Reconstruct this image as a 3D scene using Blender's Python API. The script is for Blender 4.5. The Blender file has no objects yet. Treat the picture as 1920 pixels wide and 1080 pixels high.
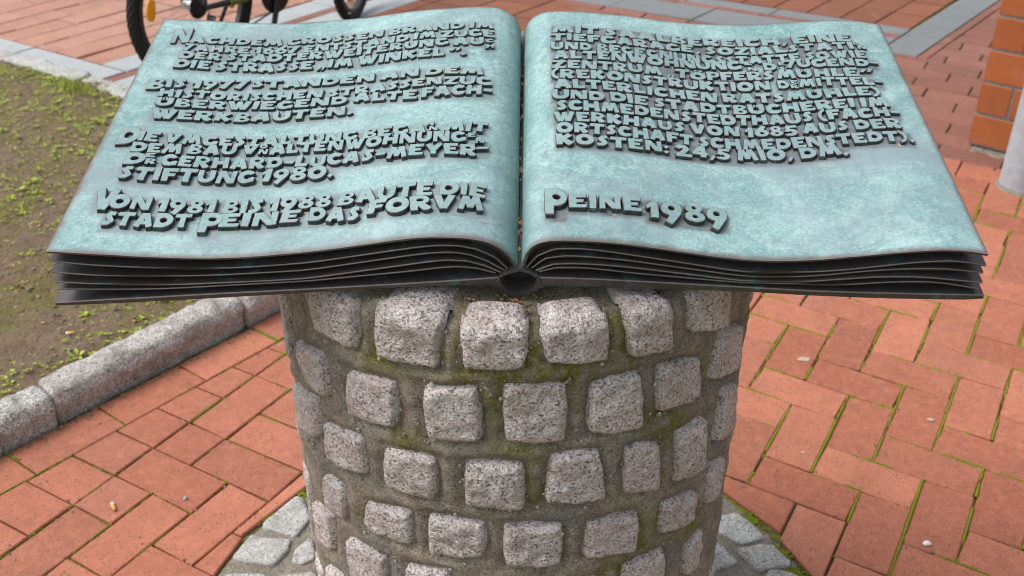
import bpy, bmesh, math, random
import numpy as np
from mathutils import Vector, Matrix, noise
from mathutils.geometry import tessellate_polygon

random.seed(11)
SC = bpy.context.scene
COL = SC.collection
R = math.radians

# ------------------------------------------------------------------ camera, sky, sun, exposure
cam_d = bpy.data.cameras.new('camera')
cam_d.sensor_width = 36.0
cam_d.lens = 37.5
cam_d.clip_start = 0.05
cam_d.clip_end = 500.0
cam_d.dof.use_dof = True
cam_d.dof.focus_distance = 1.42
cam_d.dof.aperture_fstop = 7.5
cam = bpy.data.objects.new('camera', cam_d)
cam.location = (0, 0, 1.70)
cam.rotation_euler = (R(90 - 31.8), 0, 0)
COL.objects.link(cam)
SC.camera = cam

SUN_EL, SUN_AZ = 56.0, -92.0          # azimuth from +Y (away from the camera), negative = to the left
world = bpy.data.worlds.new('World')
SC.world = world
world.use_nodes = True
wn = world.node_tree
wn.nodes.clear()
sky = wn.nodes.new('ShaderNodeTexSky')
sky.sky_type = 'NISHITA'
sky.sun_disc = False
sky.sun_elevation = R(SUN_EL)
sky.sun_rotation = R(SUN_AZ)
sky.air_density = 1.0
sky.dust_density = 4.0
sky.ozone_density = 1.0
hs = wn.nodes.new('ShaderNodeHueSaturation')
hs.inputs['Saturation'].default_value = 0.30      # thin overcast: the sky light is nearly white
bg = wn.nodes.new('ShaderNodeBackground')
bg.inputs['Strength'].default_value = 0.15
wo = wn.nodes.new('ShaderNodeOutputWorld')
wn.links.new(sky.outputs[0], hs.inputs['Color'])
wn.links.new(hs.outputs[0], bg.inputs['Color'])
wn.links.new(bg.outputs[0], wo.inputs['Surface'])

sun_d = bpy.data.lights.new('sun', 'SUN')
sun_d.energy = 1.2
sun_d.angle = R(28)
sun_d.color = (1.0, 0.95, 0.88)
sun = bpy.data.objects.new('sun', sun_d)
_el, _az = R(SUN_EL), R(SUN_AZ)
_to = Vector((math.cos(_el) * math.sin(_az), math.cos(_el) * math.cos(_az), math.sin(_el)))
sun.rotation_euler = _to.to_track_quat('Z', 'Y').to_euler()
COL.objects.link(sun)

SC.view_settings.view_transform = 'Standard'
SC.view_settings.look = 'None'
SC.view_settings.gamma = 1.0
SC.view_settings.use_curve_mapping = False
SC.view_settings.exposure = 0.46
SC.cycles.filter_width = 1.0

# ------------------------------------------------------------------ helpers
def link(o, parent=None):
    COL.objects.link(o)
    if parent is not None:
        o.parent = parent
    return o

def mesh_obj(name, verts, faces, mats, parent=None, midx=None, smooth=False):
    me = bpy.data.meshes.new(name)
    me.from_pydata([tuple(map(float, v)) for v in verts], [], [tuple(f) for f in faces])
    for m in (mats if isinstance(mats, (list, tuple)) else [mats]):
        me.materials.append(m)
    if midx is not None:
        me.polygons.foreach_set('material_index', midx)
    if smooth:
        me.polygons.foreach_set('use_smooth', [True] * len(me.polygons))
    me.update()
    return link(bpy.data.objects.new(name, me), parent)

def empty(name, loc=(0, 0, 0), parent=None):
    o = bpy.data.objects.new(name, None)
    o.location = loc
    o.empty_display_size = 0.1
    return link(o, parent)

def tag(o, label=None, cat=None, group=None, kind=None):
    if label: o['label'] = label
    if cat: o['category'] = cat
    if group: o['group'] = group
    if kind: o['kind'] = kind
    return o

class MB:
    """collects geometry for one mesh"""
    def __init__(s):
        s.v, s.f, s.m = [], [], []
    def add(s, v, f, m=0):
        n = len(s.v)
        s.v += [tuple(p) for p in v]
        s.f += [tuple(i + n for i in q) for q in f]
        s.m += [m] * len(f)
    def build(s, name, mats, parent=None, smooth=False):
        return mesh_obj(name, s.v, s.f, mats, parent, s.m, smooth)

def inset_poly(p, d):
    """offset a convex CCW polygon inwards"""
    n = len(p); out = []
    for i in range(n):
        a, b, c = Vector(p[i - 1]), Vector(p[i]), Vector(p[(i + 1) % n])
        u, v = (b - a), (c - b)
        if u.length < 1e-9 or v.length < 1e-9:
            out.append(tuple(b)); continue
        u.normalize(); v.normalize()
        nu, nv = Vector((-u.y, u.x)), Vector((-v.y, v.x))
        k = 1 + nu.dot(nv)
        w = (nu + nv) / max(k, 0.3)
        out.append((b.x + w.x * d, b.y + w.y * d))
    return out

def poly_area(p):
    return 0.5 * sum(p[i - 1][0] * p[i][1] - p[i][0] * p[i - 1][1] for i in range(len(p)))

def clip_half(p, nx, ny, c):
    """keep the part of the polygon where nx*x+ny*y >= c"""
    out = []
    for i in range(len(p)):
        a, b = p[i - 1], p[i]
        da, db = nx * a[0] + ny * a[1] - c, nx * b[0] + ny * b[1] - c
        if (da >= 0) != (db >= 0):
            t = da / (da - db)
            out.append((a[0] + (b[0] - a[0]) * t, a[1] + (b[1] - a[1]) * t))
        if db >= 0:
            out.append(tuple(b))
    return out

def slab_geo(poly, z0, z1, bev=0.0025, tilt=(0, 0)):
    """a paver: convex polygon with a chamfered top"""
    if poly_area(poly) < 0: poly = poly[::-1]
    n = len(poly)
    ins = inset_poly(poly, bev)
    cx = sum(p[0] for p in poly) / n; cy = sum(p[1] for p in poly) / n
    dz = lambda p: (p[0] - cx) * tilt[0] + (p[1] - cy) * tilt[1]
    v = [(x, y, z0) for x, y in poly] + [(x, y, z1 - bev + dz((x, y))) for x, y in poly] + [(x, y, z1 + dz((x, y))) for x, y in ins]
    f = [tuple(range(2 * n, 3 * n))]
    for i in range(n):
        j = (i + 1) % n
        f.append((i, j, n + j, n + i)); f.append((n + i, n + j, 2 * n + j, 2 * n + i))
    return v, f

def tube_geo(path, rad, seg=8, cap=True):
    """round bar along a 3-D polyline, rad a number or one per point"""
    P = [Vector(p) for p in path]; n = len(P)
    rr = rad if isinstance(rad, (list, tuple)) else [rad] * n
    v, f = [], []
    up = None
    for i in range(n):
        d = (P[min(i + 1, n - 1)] - P[max(i - 1, 0)]).normalized()
        if up is None:
            up = Vector((0, 0, 1)) if abs(d.z) < 0.9 else Vector((1, 0, 0))
        a = d.cross(up).normalized(); b = a.cross(d).normalized(); up = b
        for k in range(seg):
            t = 2 * math.pi * k / seg
            v.append(P[i] + (a * math.cos(t) + b * math.sin(t)) * rr[i])
    for i in range(n - 1):
        for k in range(seg):
            l = (k + 1) % seg
            f.append((i * seg + k, i * seg + l, (i + 1) * seg + l, (i + 1) * seg + k))
    if cap:
        f.append(tuple(range(seg))[::-1]); f.append(tuple((n - 1) * seg + k for k in range(seg)))
    return v, f

def box_geo(c, s, rot=None):
    v = []
    for x in (-.5, .5):
        for y in (-.5, .5):
            for z in (-.5, .5):
                p = Vector((x * s[0], y * s[1], z * s[2]))
                if rot is not None: p = rot @ p
                v.append(p + Vector(c))
    return v, [(0, 1, 3, 2), (4, 6, 7, 5), (0, 4, 5, 1), (2, 3, 7, 6), (0, 2, 6, 4), (1, 5, 7, 3)]

# ------------------------------------------------------------------ materials
class NT:
    def __init__(s, name):
        s.mat = bpy.data.materials.new(name); s.mat.use_nodes = True
        s.t = s.mat.node_tree; s.t.nodes.clear()
        s.out = s.n('ShaderNodeOutputMaterial'); s.b = s.n('ShaderNodeBsdfPrincipled')
        s.t.links.new(s.b.outputs[0], s.out.inputs['Surface'])
        s._pos = None
    def n(s, ty, **k):
        nd = s.t.nodes.new(ty)
        for a, b in k.items(): setattr(nd, a, b)
        return nd
    def set(s, sock, v):
        if hasattr(v, 'is_linked'): s.t.links.new(v, sock)
        elif isinstance(v, (tuple, list)) and len(v) == 3 and sock.type == 'RGBA': sock.default_value = (*v, 1)
        else: sock.default_value = v
    def pos(s, kind='pos'):
        if kind == 'obj':
            return s.n('ShaderNodeTexCoord').outputs['Object']
        if s._pos is None: s._pos = s.n('ShaderNodeNewGeometry').outputs['Position']
        return s._pos
    def noise(s, scale, detail=4, rough=.55, vec=None, out='Fac', dist=0):
        nd = s.n('ShaderNodeTexNoise'); s.set(nd.inputs['Vector'], vec or s.pos())
        nd.inputs['Scale'].default_value = scale; nd.inputs['Detail'].default_value = detail
        nd.inputs['Roughness'].default_value = rough; nd.inputs['Distortion'].default_value = dist
        return nd.outputs[out]
    def voro(s, scale, feature='F1', out='Distance', vec=None, rnd=1.0):
        nd = s.n('ShaderNodeTexVoronoi', feature=feature); s.set(nd.inputs['Vector'], vec or s.pos())
        nd.inputs['Scale'].default_value = scale; nd.inputs['Randomness'].default_value = rnd
        return nd.outputs[out]
    def ramp(s, fac, stops, mode='LINEAR'):
        nd = s.n('ShaderNodeValToRGB'); s.set(nd.inputs[0], fac); cr = nd.color_ramp; cr.interpolation = mode
        while len(cr.elements) < len(stops): cr.elements.new(.5)
        for e, (p, c) in zip(cr.elements, stops):
            e.position = p; e.color = (*c, 1) if not isinstance(c, (int, float)) else (c, c, c, 1)
        return nd.outputs[0]
    def mix(s, fac, a, b, bt='MIX'):
        nd = s.n('ShaderNodeMix', data_type='RGBA', blend_type=bt)
        s.set(nd.inputs[0], fac); s.set(nd.inputs[6], a); s.set(nd.inputs[7], b)
        return nd.outputs[2]
    def math(s, op, a, b=0., c=0., clamp=False):
        nd = s.n('ShaderNodeMath', operation=op, use_clamp=clamp)
        s.set(nd.inputs[0], a); s.set(nd.inputs[1], b)
        if op in ('MULTIPLY_ADD', 'SMOOTHSTEP'): s.set(nd.inputs[2], c)
        return nd.outputs[0]
    def remap(s, v, a, b, c=0., d=1.):
        nd = s.n('ShaderNodeMapRange'); s.set(nd.inputs[0], v)
        for i, x in enumerate((a, b, c, d)): nd.inputs[i + 1].default_value = x
        return nd.outputs[0]
    def attr(s, name):
        return s.n('ShaderNodeAttribute', attribute_name=name).outputs['Fac']
    def rnd(s):
        return s.n('ShaderNodeObjectInfo').outputs['Random']
    def scalevec(s, v, sc):
        nd = s.n('ShaderNodeMapping'); s.set(nd.inputs[0], v); nd.inputs['Scale'].default_value = sc
        return nd.outputs[0]
    def bump(s, h, strength=.3, dist=.002, prev=None):
        nd = s.n('ShaderNodeBump'); nd.inputs['Strength'].default_value = strength
        nd.inputs['Distance'].default_value = dist; s.set(nd.inputs['Height'], h)
        if prev is not None: s.t.links.new(prev, nd.inputs['Normal'])
        return nd.outputs[0]
    def done(s, color, rough=.7, metal=0., spec=.5, normal=None):
        s.set(s.b.inputs['Base Color'], color); s.set(s.b.inputs['Roughness'], rough)
        s.set(s.b.inputs['Metallic'], metal); s.set(s.b.inputs['Specular IOR Level'], spec)
        if normal is not None: s.t.links.new(normal, s.b.inputs['Normal'])
        return s.mat

def simple(name, col, rough=.6, metal=0., spec=.5, var=.25, scale=40):
    t = NT(name)
    n = t.noise(scale, 4)
    c = t.mix(n, tuple(x * (1 - var) for x in col), tuple(min(1, x * (1 + var)) for x in col))
    return t.done(c, rough, metal, spec)

def mat_brick(name, a, b, speck=.55, spscale=210):
    t = NT(name)
    r = t.rnd()
    base = t.mix(r, a, b)
    r2 = t.math('FRACT', t.math('MULTIPLY', r, 7.31))
    base = t.mix(t.remap(r2, .62, 1., 0, .42), base, tuple(x * .66 + .02 for x in a))
    n1 = t.noise(9, 5, .6)
    base = t.mix(t.remap(n1, .35, .75, 0, .45), base, tuple(x * .72 for x in a))
    n2 = t.noise(45, 4, .6)
    base = t.mix(t.remap(n2, .45, .8, 0, .35), base, tuple(min(.9, x * 1.25 + .03) for x in b))
    # dark iron specks, drawn out a little, and fine pores
    v = t.voro(spscale, vec=t.scalevec(t.pos(), (1, .55, 1)))
    big = t.noise(28, 2)
    thr = t.remap(big, .3, .75, .16, .36)
    sp = t.math('MULTIPLY', t.math('LESS_THAN', v, thr), speck)
    base = t.mix(sp, base, (.085, .05, .045))
    st = t.noise(70, 4, .7, vec=t.scalevec(t.pos(), (1, .35, 1)))
    base = t.mix(t.remap(st, .60, .74, 0, .40), base, (.20, .085, .06))
    # dust and pale scuffs
    n3 = t.noise(5.5, 6, .7, dist=.6)
    base = t.mix(t.remap(n3, .60, .80, 0, .34), base, (.46, .36, .30))
    n4 = t.noise(3.1, 7, .72, dist=1.0)
    base = t.mix(t.remap(n4, .54, .74, 0, .42), base, (.17, .085, .062))
    h = t.math('ADD', t.noise(160, 4, .7), t.math('MULTIPLY', v, .7))
    return t.done(base, t.remap(n2, .3, .7, .62, .82), 0, .35, t.bump(h, .35, .0012))

def mat_granite(name, light, mid, dark, sc=1.0, warm=(.34, .22, .17), bumps=.6, moss=False, stain=0):
    t = NT(name)
    n = t.noise(260 * sc, 3, .7)
    c = t.ramp(n, [(.32, dark), (.43, mid), (.54, light), (.68, tuple(min(.85, x * 1.30) for x in light))])
    v = t.voro(340 * sc, out='Color')
    sepv = t.n('ShaderNodeSeparateColor'); t.set(sepv.inputs[0], v)
    c = t.mix(t.math('MULTIPLY', t.math('GREATER_THAN', sepv.outputs[0], .86), .75), c, (.05, .05, .055))
    c = t.mix(t.math('MULTIPLY', t.math('GREATER_THAN', sepv.outputs[1], .76), .75), c, (.74, .72, .70))
    c = t.mix(t.math('MULTIPLY', t.math('GREATER_THAN', sepv.outputs[2], .74), .50), c, warm)
    big = t.noise(20 * sc, 5, .7)
    c = t.mix(t.remap(big, .48, .72, 0, .55), c, tuple(x * .75 for x in warm))
    r = t.rnd()
    c = t.mix(t.math('MULTIPLY', r, .26), c, (.36, .29, .265))
    if stain:
        s1 = t.noise(9, 7, .75, dist=.8)
        c = t.mix(t.remap(s1, .50, .66, 0, stain), c, (.115, .105, .06))
    if moss:
        g = t.noise(26, 5, .7)
        gm = t.math('MULTIPLY', t.remap(g, .56, .70, 0, .8), t.attr('moss'))
        c = t.mix(gm, c, (.13, .13, .035))
    h = t.math('ADD', t.math('MULTIPLY', t.noise(70 * sc, 5, .7), 1.3), t.math('MULTIPLY', t.noise(260 * sc, 3, .6), .5))
    return t.done(c, .62, 0, .5, t.bump(h, min(1, bumps), .0065))

M = {}
M['paver'] = mat_brick('brick_paver', (.345, .115, .066), (.50, .190, .115), .7)
M['paver_far'] = mat_brick('brick_paver_far', (.41, .205, .145), (.47, .265, .20), .35)
M['paver_right_far'] = mat_brick('brick_paver_dark', (.22, .092, .066), (.30, .130, .095), .4)  # darker brick mix for the running bond and the strips
M['tile'] = mat_brick('terracotta_tile', (.20, .070, .036), (.27, .100, .052), .3)
M['pillar_brick'] = mat_brick('pillar_brick', (.45, .138, .040), (.37, .108, .034), .2)
M['granite'] = mat_granite('granite_cobble', (.74, .695, .685), (.50, .45, .44), (.11, .10, .10), 1.0, (.44, .30, .25), 1.0, moss=True, stain=.28)
M['granite_pale'] = mat_granite('granite_pale', (.52, .54, .525), (.36, .385, .375), (.15, .16, .16), 1.0, (.36, .35, .29), .7, stain=.4)
M['kerb'] = mat_granite('granite_kerb', (.66, .66, .645), (.40, .39, .37), (.08, .075, .07), .85, (.22, .18, .13), 1.2, stain=.65)

def mat_slab(name, k):
    t = NT(name)
    c = t.mix(t.noise(7, 6, .7), tuple(x * k for x in (.27, .30, .325)), tuple(x * k for x in (.43, .46, .47)))
    c = t.mix(t.remap(t.noise(55, 4, .7), .5, .75, 0, .5), c, tuple(x * k for x in (.52, .53, .53)))
    c = t.mix(t.math('MULTIPLY', t.rnd(), .35), c, tuple(x * k for x in (.44, .455, .46)))
    c = t.mix(t.remap(t.noise(18, 6, .75, dist=.8), .56, .72, 0, .5), c, tuple(x * k for x in (.17, .18, .185)))
    return t.done(c, .72, 0, .4, t.bump(t.noise(120, 4), .3, .0015))
M['slab'] = mat_slab('pale_bluestone', 1.0)
M['slab_dark'] = mat_slab('bluestone_darkened', .50)  # same bluestone mix, darkened for the right-hand bands

def mat_mortar(name, a, b, mossy):
    t = NT(name)
    n0 = t.noise(17, 8, .78, dist=.8)
    c = t.mix(t.remap(n0, .36, .62), tuple(x * .62 for x in a), b)
    c = t.mix(t.remap(t.noise(90, 4, .8), .46, .66, 0, .6), c, tuple(x * .5 for x in a))
    # grey cement smears, pale lime bloom and dark damp stains
    c = t.mix(t.remap(t.noise(6.5, 7, .75, dist=1.2), .47, .62, 0, .9), c, t.mix(t.noise(40, 5, .8), (.18, .17, .16), (.37, .36, .34)))
    c = t.mix(t.remap(t.noise(13, 7, .78, dist=1.4), .58, .70, 0, .7), c, (.50, .485, .46))
    c = t.mix(t.remap(t.noise(22, 7, .8, dist=.6), .57, .69, 0, .6), c, (.11, .095, .072))
    sp = t.voro(480, out='Color'); sv = t.n('ShaderNodeSeparateColor'); t.set(sv.inputs[0], sp)
    c = t.mix(t.math('MULTIPLY', t.math('GREATER_THAN', sv.outputs[0], .84), .65), c, (.55, .50, .43))
    c = t.mix(t.math('MULTIPLY', t.math('GREATER_THAN', sv.outputs[1], .86), .55), c, (.085, .075, .06))
    if mossy:
        g = t.noise(44, 7, .8)
        m1 = t.math('MULTIPLY', t.remap(g, .38, .56, 0, 1.), t.attr('moss'), clamp=True)
        mc = t.mix(t.remap(t.noise(150, 4, .8), .35, .65), (.10, .095, .018), (.33, .32, .035))
        c = t.mix(m1, c, mc)
    h = t.math('ADD', t.noise(45, 7, .78), t.math('MULTIPLY', t.noise(300, 4, .75), .7))
    return t.done(c, .9, 0, .2, t.bump(h, 1.0, .009))
M['mortar'] = mat_mortar('lime_mortar', (.44, .365, .265), (.58, .51, .41), True)
M['mortar_bed'] = mat_mortar('bed_mortar', (.38, .335, .25), (.50, .455, .37), False)
M['pillar_mortar'] = mat_mortar('grey_pointing', (.30, .29, .265), (.38, .37, .34), False)

def mat_joint():
    t = NT('joint_sand')
    c = t.mix(t.noise(60, 5, .7), (.055, .04, .028), (.16, .12, .085))
    g = t.noise(7, 4, .6); g2 = t.noise(90, 4, .7)
    m = t.math('MULTIPLY', t.remap(g, .42, .58, 0, 1), t.remap(g2, .38, .55, 0, 1))
    c = t.mix(m, c, (.17, .21, .02))
    return t.done(c, .95, 0, .1, t.bump(t.noise(200, 4), .8, .004))
M['joint'] = mat_joint()

def mat_moss():
    t = NT('joint_moss')
    c = t.mix(t.noise(150, 4, .7), (.10, .125, .010), (.31, .37, .025))
    c = t.mix(t.remap(t.noise(30, 4), .52, .75, 0, .7), c, (.22, .17, .06))
    return t.done(c, .95, 0, .1, t.bump(t.noise(400, 3), .9, .004))
M['moss'] = mat_moss()

def mat_soil():
    t = NT('garden_soil')
    c = t.mix(t.noise(12, 7, .75), (.17, .112, .074), (.50, .375, .26))
    c = t.mix(t.remap(t.noise(110, 4, .7), .5, .75, 0, .55), c, (.42, .33, .23))
    c = t.mix(t.remap(t.noise(60, 4, .8), .54, .72, 0, .6), c, (.06, .04, .028))
    g = t.math('MULTIPLY', t.remap(t.noise(3.2, 5, .65), .46, .58, 0, 1), t.remap(t.noise(60, 5, .8), .42, .58, 0, .9))
    c = t.mix(g, c, t.mix(t.noise(200, 3), (.15, .155, .025), (.33, .34, .06)))
    return t.done(c, .95, 0, .15, t.bump(t.math('ADD', t.noise(55, 6, .75), t.math('MULTIPLY', t.noise(240, 3), .4)), 1.0, .030))
M['soil'] = mat_soil()

def mat_leaf(name, a, b):
    t = NT(name)
    c = t.mix(t.noise(14, 3), a, b)
    c = t.mix(t.remap(t.noise(160, 2), .4, .7, 0, .5), c, b)
    t.b.inputs['Subsurface Weight'].default_value = 0
    return t.done(c, .55, 0, .4)
M['weed'] = mat_leaf('weed_leaf', (.17, .26, .015), (.42, .50, .05))
M['litter'] = mat_leaf('dry_litter', (.20, .12, .055), (.36, .25, .14))
M['rust_leaf'] = mat_leaf('rust_leaf', (.30, .11, .035), (.42, .20, .07))

def mat_patina(name, text_tint=True, letters=False):
    t = NT(name)
    p = t.pos()
    big = t.noise(5.0, 9, .74, dist=1.3)
    c = t.mix(t.remap(big, .36, .64), (.125, .275, .275), (.315, .475, .48))
    mid = t.noise(34, 8, .80, dist=.9)
    c = t.mix(t.remap(mid, .47, .64, 0, .65), c, (.42, .58, .575))
    c = t.mix(t.remap(t.noise(14, 9, .80, dist=1.8), .53, .67, 0, .75), c, (.095, .225, .21))
    fine = t.noise(190, 4, .80)
    c = t.mix(t.remap(fine, .51, .66, 0, .7), c, (.105, .23, .22))
    c = t.mix(t.remap(t.noise(260, 4, .78), .54, .67, 0, .65), c, (.52, .655, .645))
    # rain streaks running down the page and smears of thin patina where the grey-violet bronze shows
    sk = t.noise(20, 5, .7, vec=t.scalevec(p, (1.0, .16, .16)), dist=.2)
    c = t.mix(t.math('MULTIPLY', t.remap(sk, .54, .68, 0, .55), t.remap(t.noise(4, 3), .4, .6)), c, (.36, .50, .505))
    sk2 = t.noise(27, 5, .7, vec=t.scalevec(p, (1.0, .13, .13)), dist=.3)
    c = t.mix(t.math('MULTIPLY', t.remap(sk2, .58, .68, 0, .6), t.remap(t.noise(5.2, 4), .48, .62)), c, (.13, .185, .19))
    sm = t.noise(2.9, 8, .74, vec=t.scalevec(p, (1.0, 2.0, 1.0)), dist=.9)
    c = t.mix(t.remap(sm, .47, .62, 0, .72), c, (.21, .265, .295))
    st = t.noise(7.5, 8, .78, vec=t.scalevec(p, (1.3, 1.0, 1.0)), dist=1.6)
    c = t.mix(t.remap(st, .60, .70, 0, .65), c, (.115, .125, .125))
    if letters:
        c = t.mix(.55, c, (.165, .265, .265))
        c = t.mix(t.remap(t.noise(140, 4, .75), .5, .68, 0, .5), c, (.32, .46, .45))
        c = t.mix(t.remap(t.noise(9, 3, .6), .5, .66, 0, .4), c, (.27, .34, .355))
    else:
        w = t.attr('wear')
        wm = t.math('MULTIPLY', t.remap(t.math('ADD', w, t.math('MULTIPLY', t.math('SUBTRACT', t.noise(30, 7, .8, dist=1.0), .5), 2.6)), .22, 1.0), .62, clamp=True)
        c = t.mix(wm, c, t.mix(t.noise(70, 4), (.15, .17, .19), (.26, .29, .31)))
        deep = t.math('MULTIPLY', t.attr('letter_gap_shade'), t.remap(t.noise(60, 5, .7), .35, .6, .35, .9))  # shade painted into the recesses between the raised letters
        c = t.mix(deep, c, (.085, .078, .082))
        e = t.attr('edge')
        em = t.remap(t.math('ADD', e, t.math('MULTIPLY', t.math('SUBTRACT', t.noise(26, 5, .75), .5), .9)), .40, .90, 0, .9)
        c = t.mix(em, c, (.125, .095, .088))
        g = t.attr('gutter')
        gm = t.math('MULTIPLY', t.remap(t.noise(110, 5, .75), .38, .62, .15, .85), g)
        c = t.mix(gm, c, (.10, .23, .19))
        # dark pits, and the few rubbed bare copper spots
        pits = t.math('MULTIPLY', t.math('LESS_THAN', t.voro(120), .13), t.remap(t.noise(8, 3), .5, .65, 0, .8))
        c = t.mix(pits, c, (.05, .10, .10))
        cu = t.math('MULTIPLY', t.remap(t.noise(48, 2, .4), .745, .79, 0, .75), 1.0)
        c = t.mix(cu, c, (.50, .33, .22))
    h = t.math('ADD', t.math('MULTIPLY', fine, .35), t.math('MULTIPLY', mid, .8))
    return t.done(c, t.remap(mid, .35, .7, .42, .62), .0, .55, t.bump(h, .22, .0016))
M['patina'] = mat_patina('verdigris_bronze')
M['letter_top'] = mat_patina('letter_face', letters=True)

def mat_bronze(name, a, b, verd, rough=(.34, .55), metal=.55):
    t = NT(name)
    c = t.mix(t.noise(16, 5, .65), a, b)
    v = t.remap(t.noise(24, 6, .75, dist=.6), .56, .74, 0, verd)
    c = t.mix(v, c, (.13, .27, .25))
    c = t.mix(t.math('MULTIPLY', t.math('LESS_THAN', t.voro(210), .10), .5), c, (.30, .36, .33))
    return t.done(c, t.remap(t.noise(50, 4), .3, .7, *rough), metal, .5, t.bump(t.noise(90, 5, .7), .18, .001))
M['bronze'] = mat_bronze('dark_bronze', (.055, .051, .052), (.125, .115, .116), 1.0, (.24, .44), .45)
M['bronze_edge'] = mat_bronze('worn_bronze_edge_glint', (.12, .095, .082), (.27, .225, .20), 1.0, (.25, .42), .6)  # polished arris, lightened further to paint in its sky highlight
M['letter_side'] = mat_bronze('letter_flank', (.024, .030, .032), (.052, .063, .065), .8, (.3, .5), .3)  # bare bronze flanks, colour darkened further because they face away from the sky
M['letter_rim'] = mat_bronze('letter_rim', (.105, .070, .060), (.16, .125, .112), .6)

M['tyre'] = simple('tyre_rubber', (.018, .018, .019), .75, 0, .35, .4, 120)
M['bike_black'] = simple('black_bicycle_paint', (.014, .014, .015), .3, 0, .5, .3)
M['bike_green'] = simple('olive_frame_sticker', (.13, .16, .02), .4)
M['alloy'] = simple('alloy', (.46, .47, .48), .32, .9, .5, .2)
M['dark_alloy'] = simple('dark_alloy', (.07, .07, .072), .38, .7, .5, .3)
M['reflector'] = simple('orange_reflector', (1.0, .38, .006), .2, 0, .8, .1, 220)
M['saddle'] = simple('saddle_vinyl', (.02, .02, .02), .5)
def mat_galv():
    t = NT('galvanised_steel')
    c = t.mix(t.voro(38, out='Color'), (.33, .38, .42), (.43, .48, .52))
    c = t.mix(t.remap(t.noise(9, 5, .7), .5, .75, 0, .5), c, (.36, .38, .40))
    return t.done(c, .5, .1, .5, t.bump(t.noise(60, 4), .1, .001))
M['galv'] = mat_galv()
M['paper'] = simple('white_paper', (.78, .77, .74), .8)
M['filter'] = simple('cigarette_filter', (.62, .36, .10), .7, 0, .4, .2, 200)
M['gum'] = simple('trodden_gum', (.46, .34, .28), .8)
M['rubble'] = mat_mortar('crumbled_concrete', (.30, .26, .19), (.44, .39, .30), False)

# ---- measured shapes (metres; book frame, pedestal angle and height)
BOOK_O=(0.0090,1.1130,1.0612)
BOOK_L=0.5424
TILT=0.20595
YAW=0.01920
NEAR_LEFT=[[-0.5751,-0.0048],[-0.5627,-0.0055],[-0.5503,-0.0063],[-0.5378,-0.0071],[-0.5254,-0.0078],[-0.513,-0.0086],[-0.5006,-0.0093],[-0.4881,-0.0101],[-0.4757,-0.0108],[-0.4633,-0.0115],[-0.4509,-0.0121],[-0.4384,-0.0125],[-0.426,-0.013],[-0.4135,-0.0133],[-0.4011,-0.0135],[-0.3886,-0.0135],[-0.3762,-0.0134],[-0.3638,-0.0129],[-0.3513,-0.0121],[-0.3389,-0.0112],[-0.3265,-0.0101],[-0.3142,-0.0087],[-0.3018,-0.0072],[-0.2895,-0.0056],[-0.2771,-0.0041],[-0.2648,-0.0025],[-0.2524,-0.0007],[-0.2402,0.0013],[-0.2279,0.0034],[-0.2156,0.0056],[-0.2034,0.0078],[-0.1912,0.0101],[-0.1789,0.0124],[-0.1667,0.0148],[-0.1545,0.0172],[-0.1423,0.0194],[-0.13,0.0214],[-0.1176,0.0229],[-0.1052,0.0237],[-0.0927,0.024],[-0.0803,0.0238],[-0.0679,0.0231],[-0.0555,0.0215],[-0.0434,0.0187],[-0.032,0.0139],[-0.0218,0.0067],[-0.0133,-0.0023],[-0.0067,-0.0129],[-0.0019,-0.0244]]
FAR_LEFT=[[-0.5687,0.0027],[-0.5565,0.0026],[-0.5443,0.0024],[-0.5321,0.0021],[-0.5199,0.0017],[-0.5077,0.001],[-0.4956,0.0001],[-0.4834,-0.0008],[-0.4713,-0.0016],[-0.4591,-0.0023],[-0.4469,-0.0029],[-0.4347,-0.0033],[-0.4225,-0.0038],[-0.4104,-0.0041],[-0.3982,-0.0041],[-0.386,-0.0041],[-0.3738,-0.0039],[-0.3616,-0.0034],[-0.3494,-0.0026],[-0.3373,-0.0017],[-0.3251,-0.0007],[-0.313,0.0004],[-0.3009,0.0016],[-0.2887,0.0028],[-0.2766,0.004],[-0.2645,0.0054],[-0.2524,0.0068],[-0.2403,0.0083],[-0.2282,0.0102],[-0.2162,0.0123],[-0.2042,0.0143],[-0.1922,0.0163],[-0.1801,0.0182],[-0.168,0.0197],[-0.1559,0.0211],[-0.1438,0.0224],[-0.1316,0.0234],[-0.1195,0.0243],[-0.1073,0.0252],[-0.0952,0.0261],[-0.083,0.0269],[-0.0708,0.0274],[-0.0586,0.0274],[-0.0465,0.0263],[-0.0347,0.0235],[-0.0237,0.0182],[-0.0145,0.0103],[-0.0083,-0.0001],[-0.0049,-0.0118]]
NEAR_RIGHT=[[0.002,-0.0261],[0.0035,-0.0139],[0.0067,-0.002],[0.0128,0.0086],[0.0223,0.0162],[0.0341,0.0196],[0.0463,0.0206],[0.0586,0.0207],[0.0709,0.0203],[0.0832,0.0197],[0.0954,0.0187],[0.1077,0.0175],[0.1199,0.0164],[0.1321,0.0149],[0.1442,0.0131],[0.1564,0.0111],[0.1685,0.0091],[0.1806,0.0069],[0.1927,0.0047],[0.2048,0.0025],[0.2169,0.0003],[0.229,-0.0017],[0.2411,-0.0036],[0.2533,-0.0052],[0.2655,-0.0067],[0.2778,-0.0078],[0.29,-0.0085],[0.3023,-0.0089],[0.3146,-0.0088],[0.3269,-0.0084],[0.3392,-0.0078],[0.3514,-0.0068],[0.3636,-0.0056],[0.3758,-0.0041],[0.388,-0.0025],[0.4002,-0.0008],[0.4124,0.001],[0.4245,0.0027],[0.4367,0.0044],[0.4489,0.006],[0.4611,0.0075],[0.4733,0.0088],[0.4856,0.0099],[0.4978,0.0107],[0.5101,0.0109],[0.5224,0.0104],[0.5346,0.0093],[0.5468,0.0074],[0.5588,0.005]]
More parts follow.
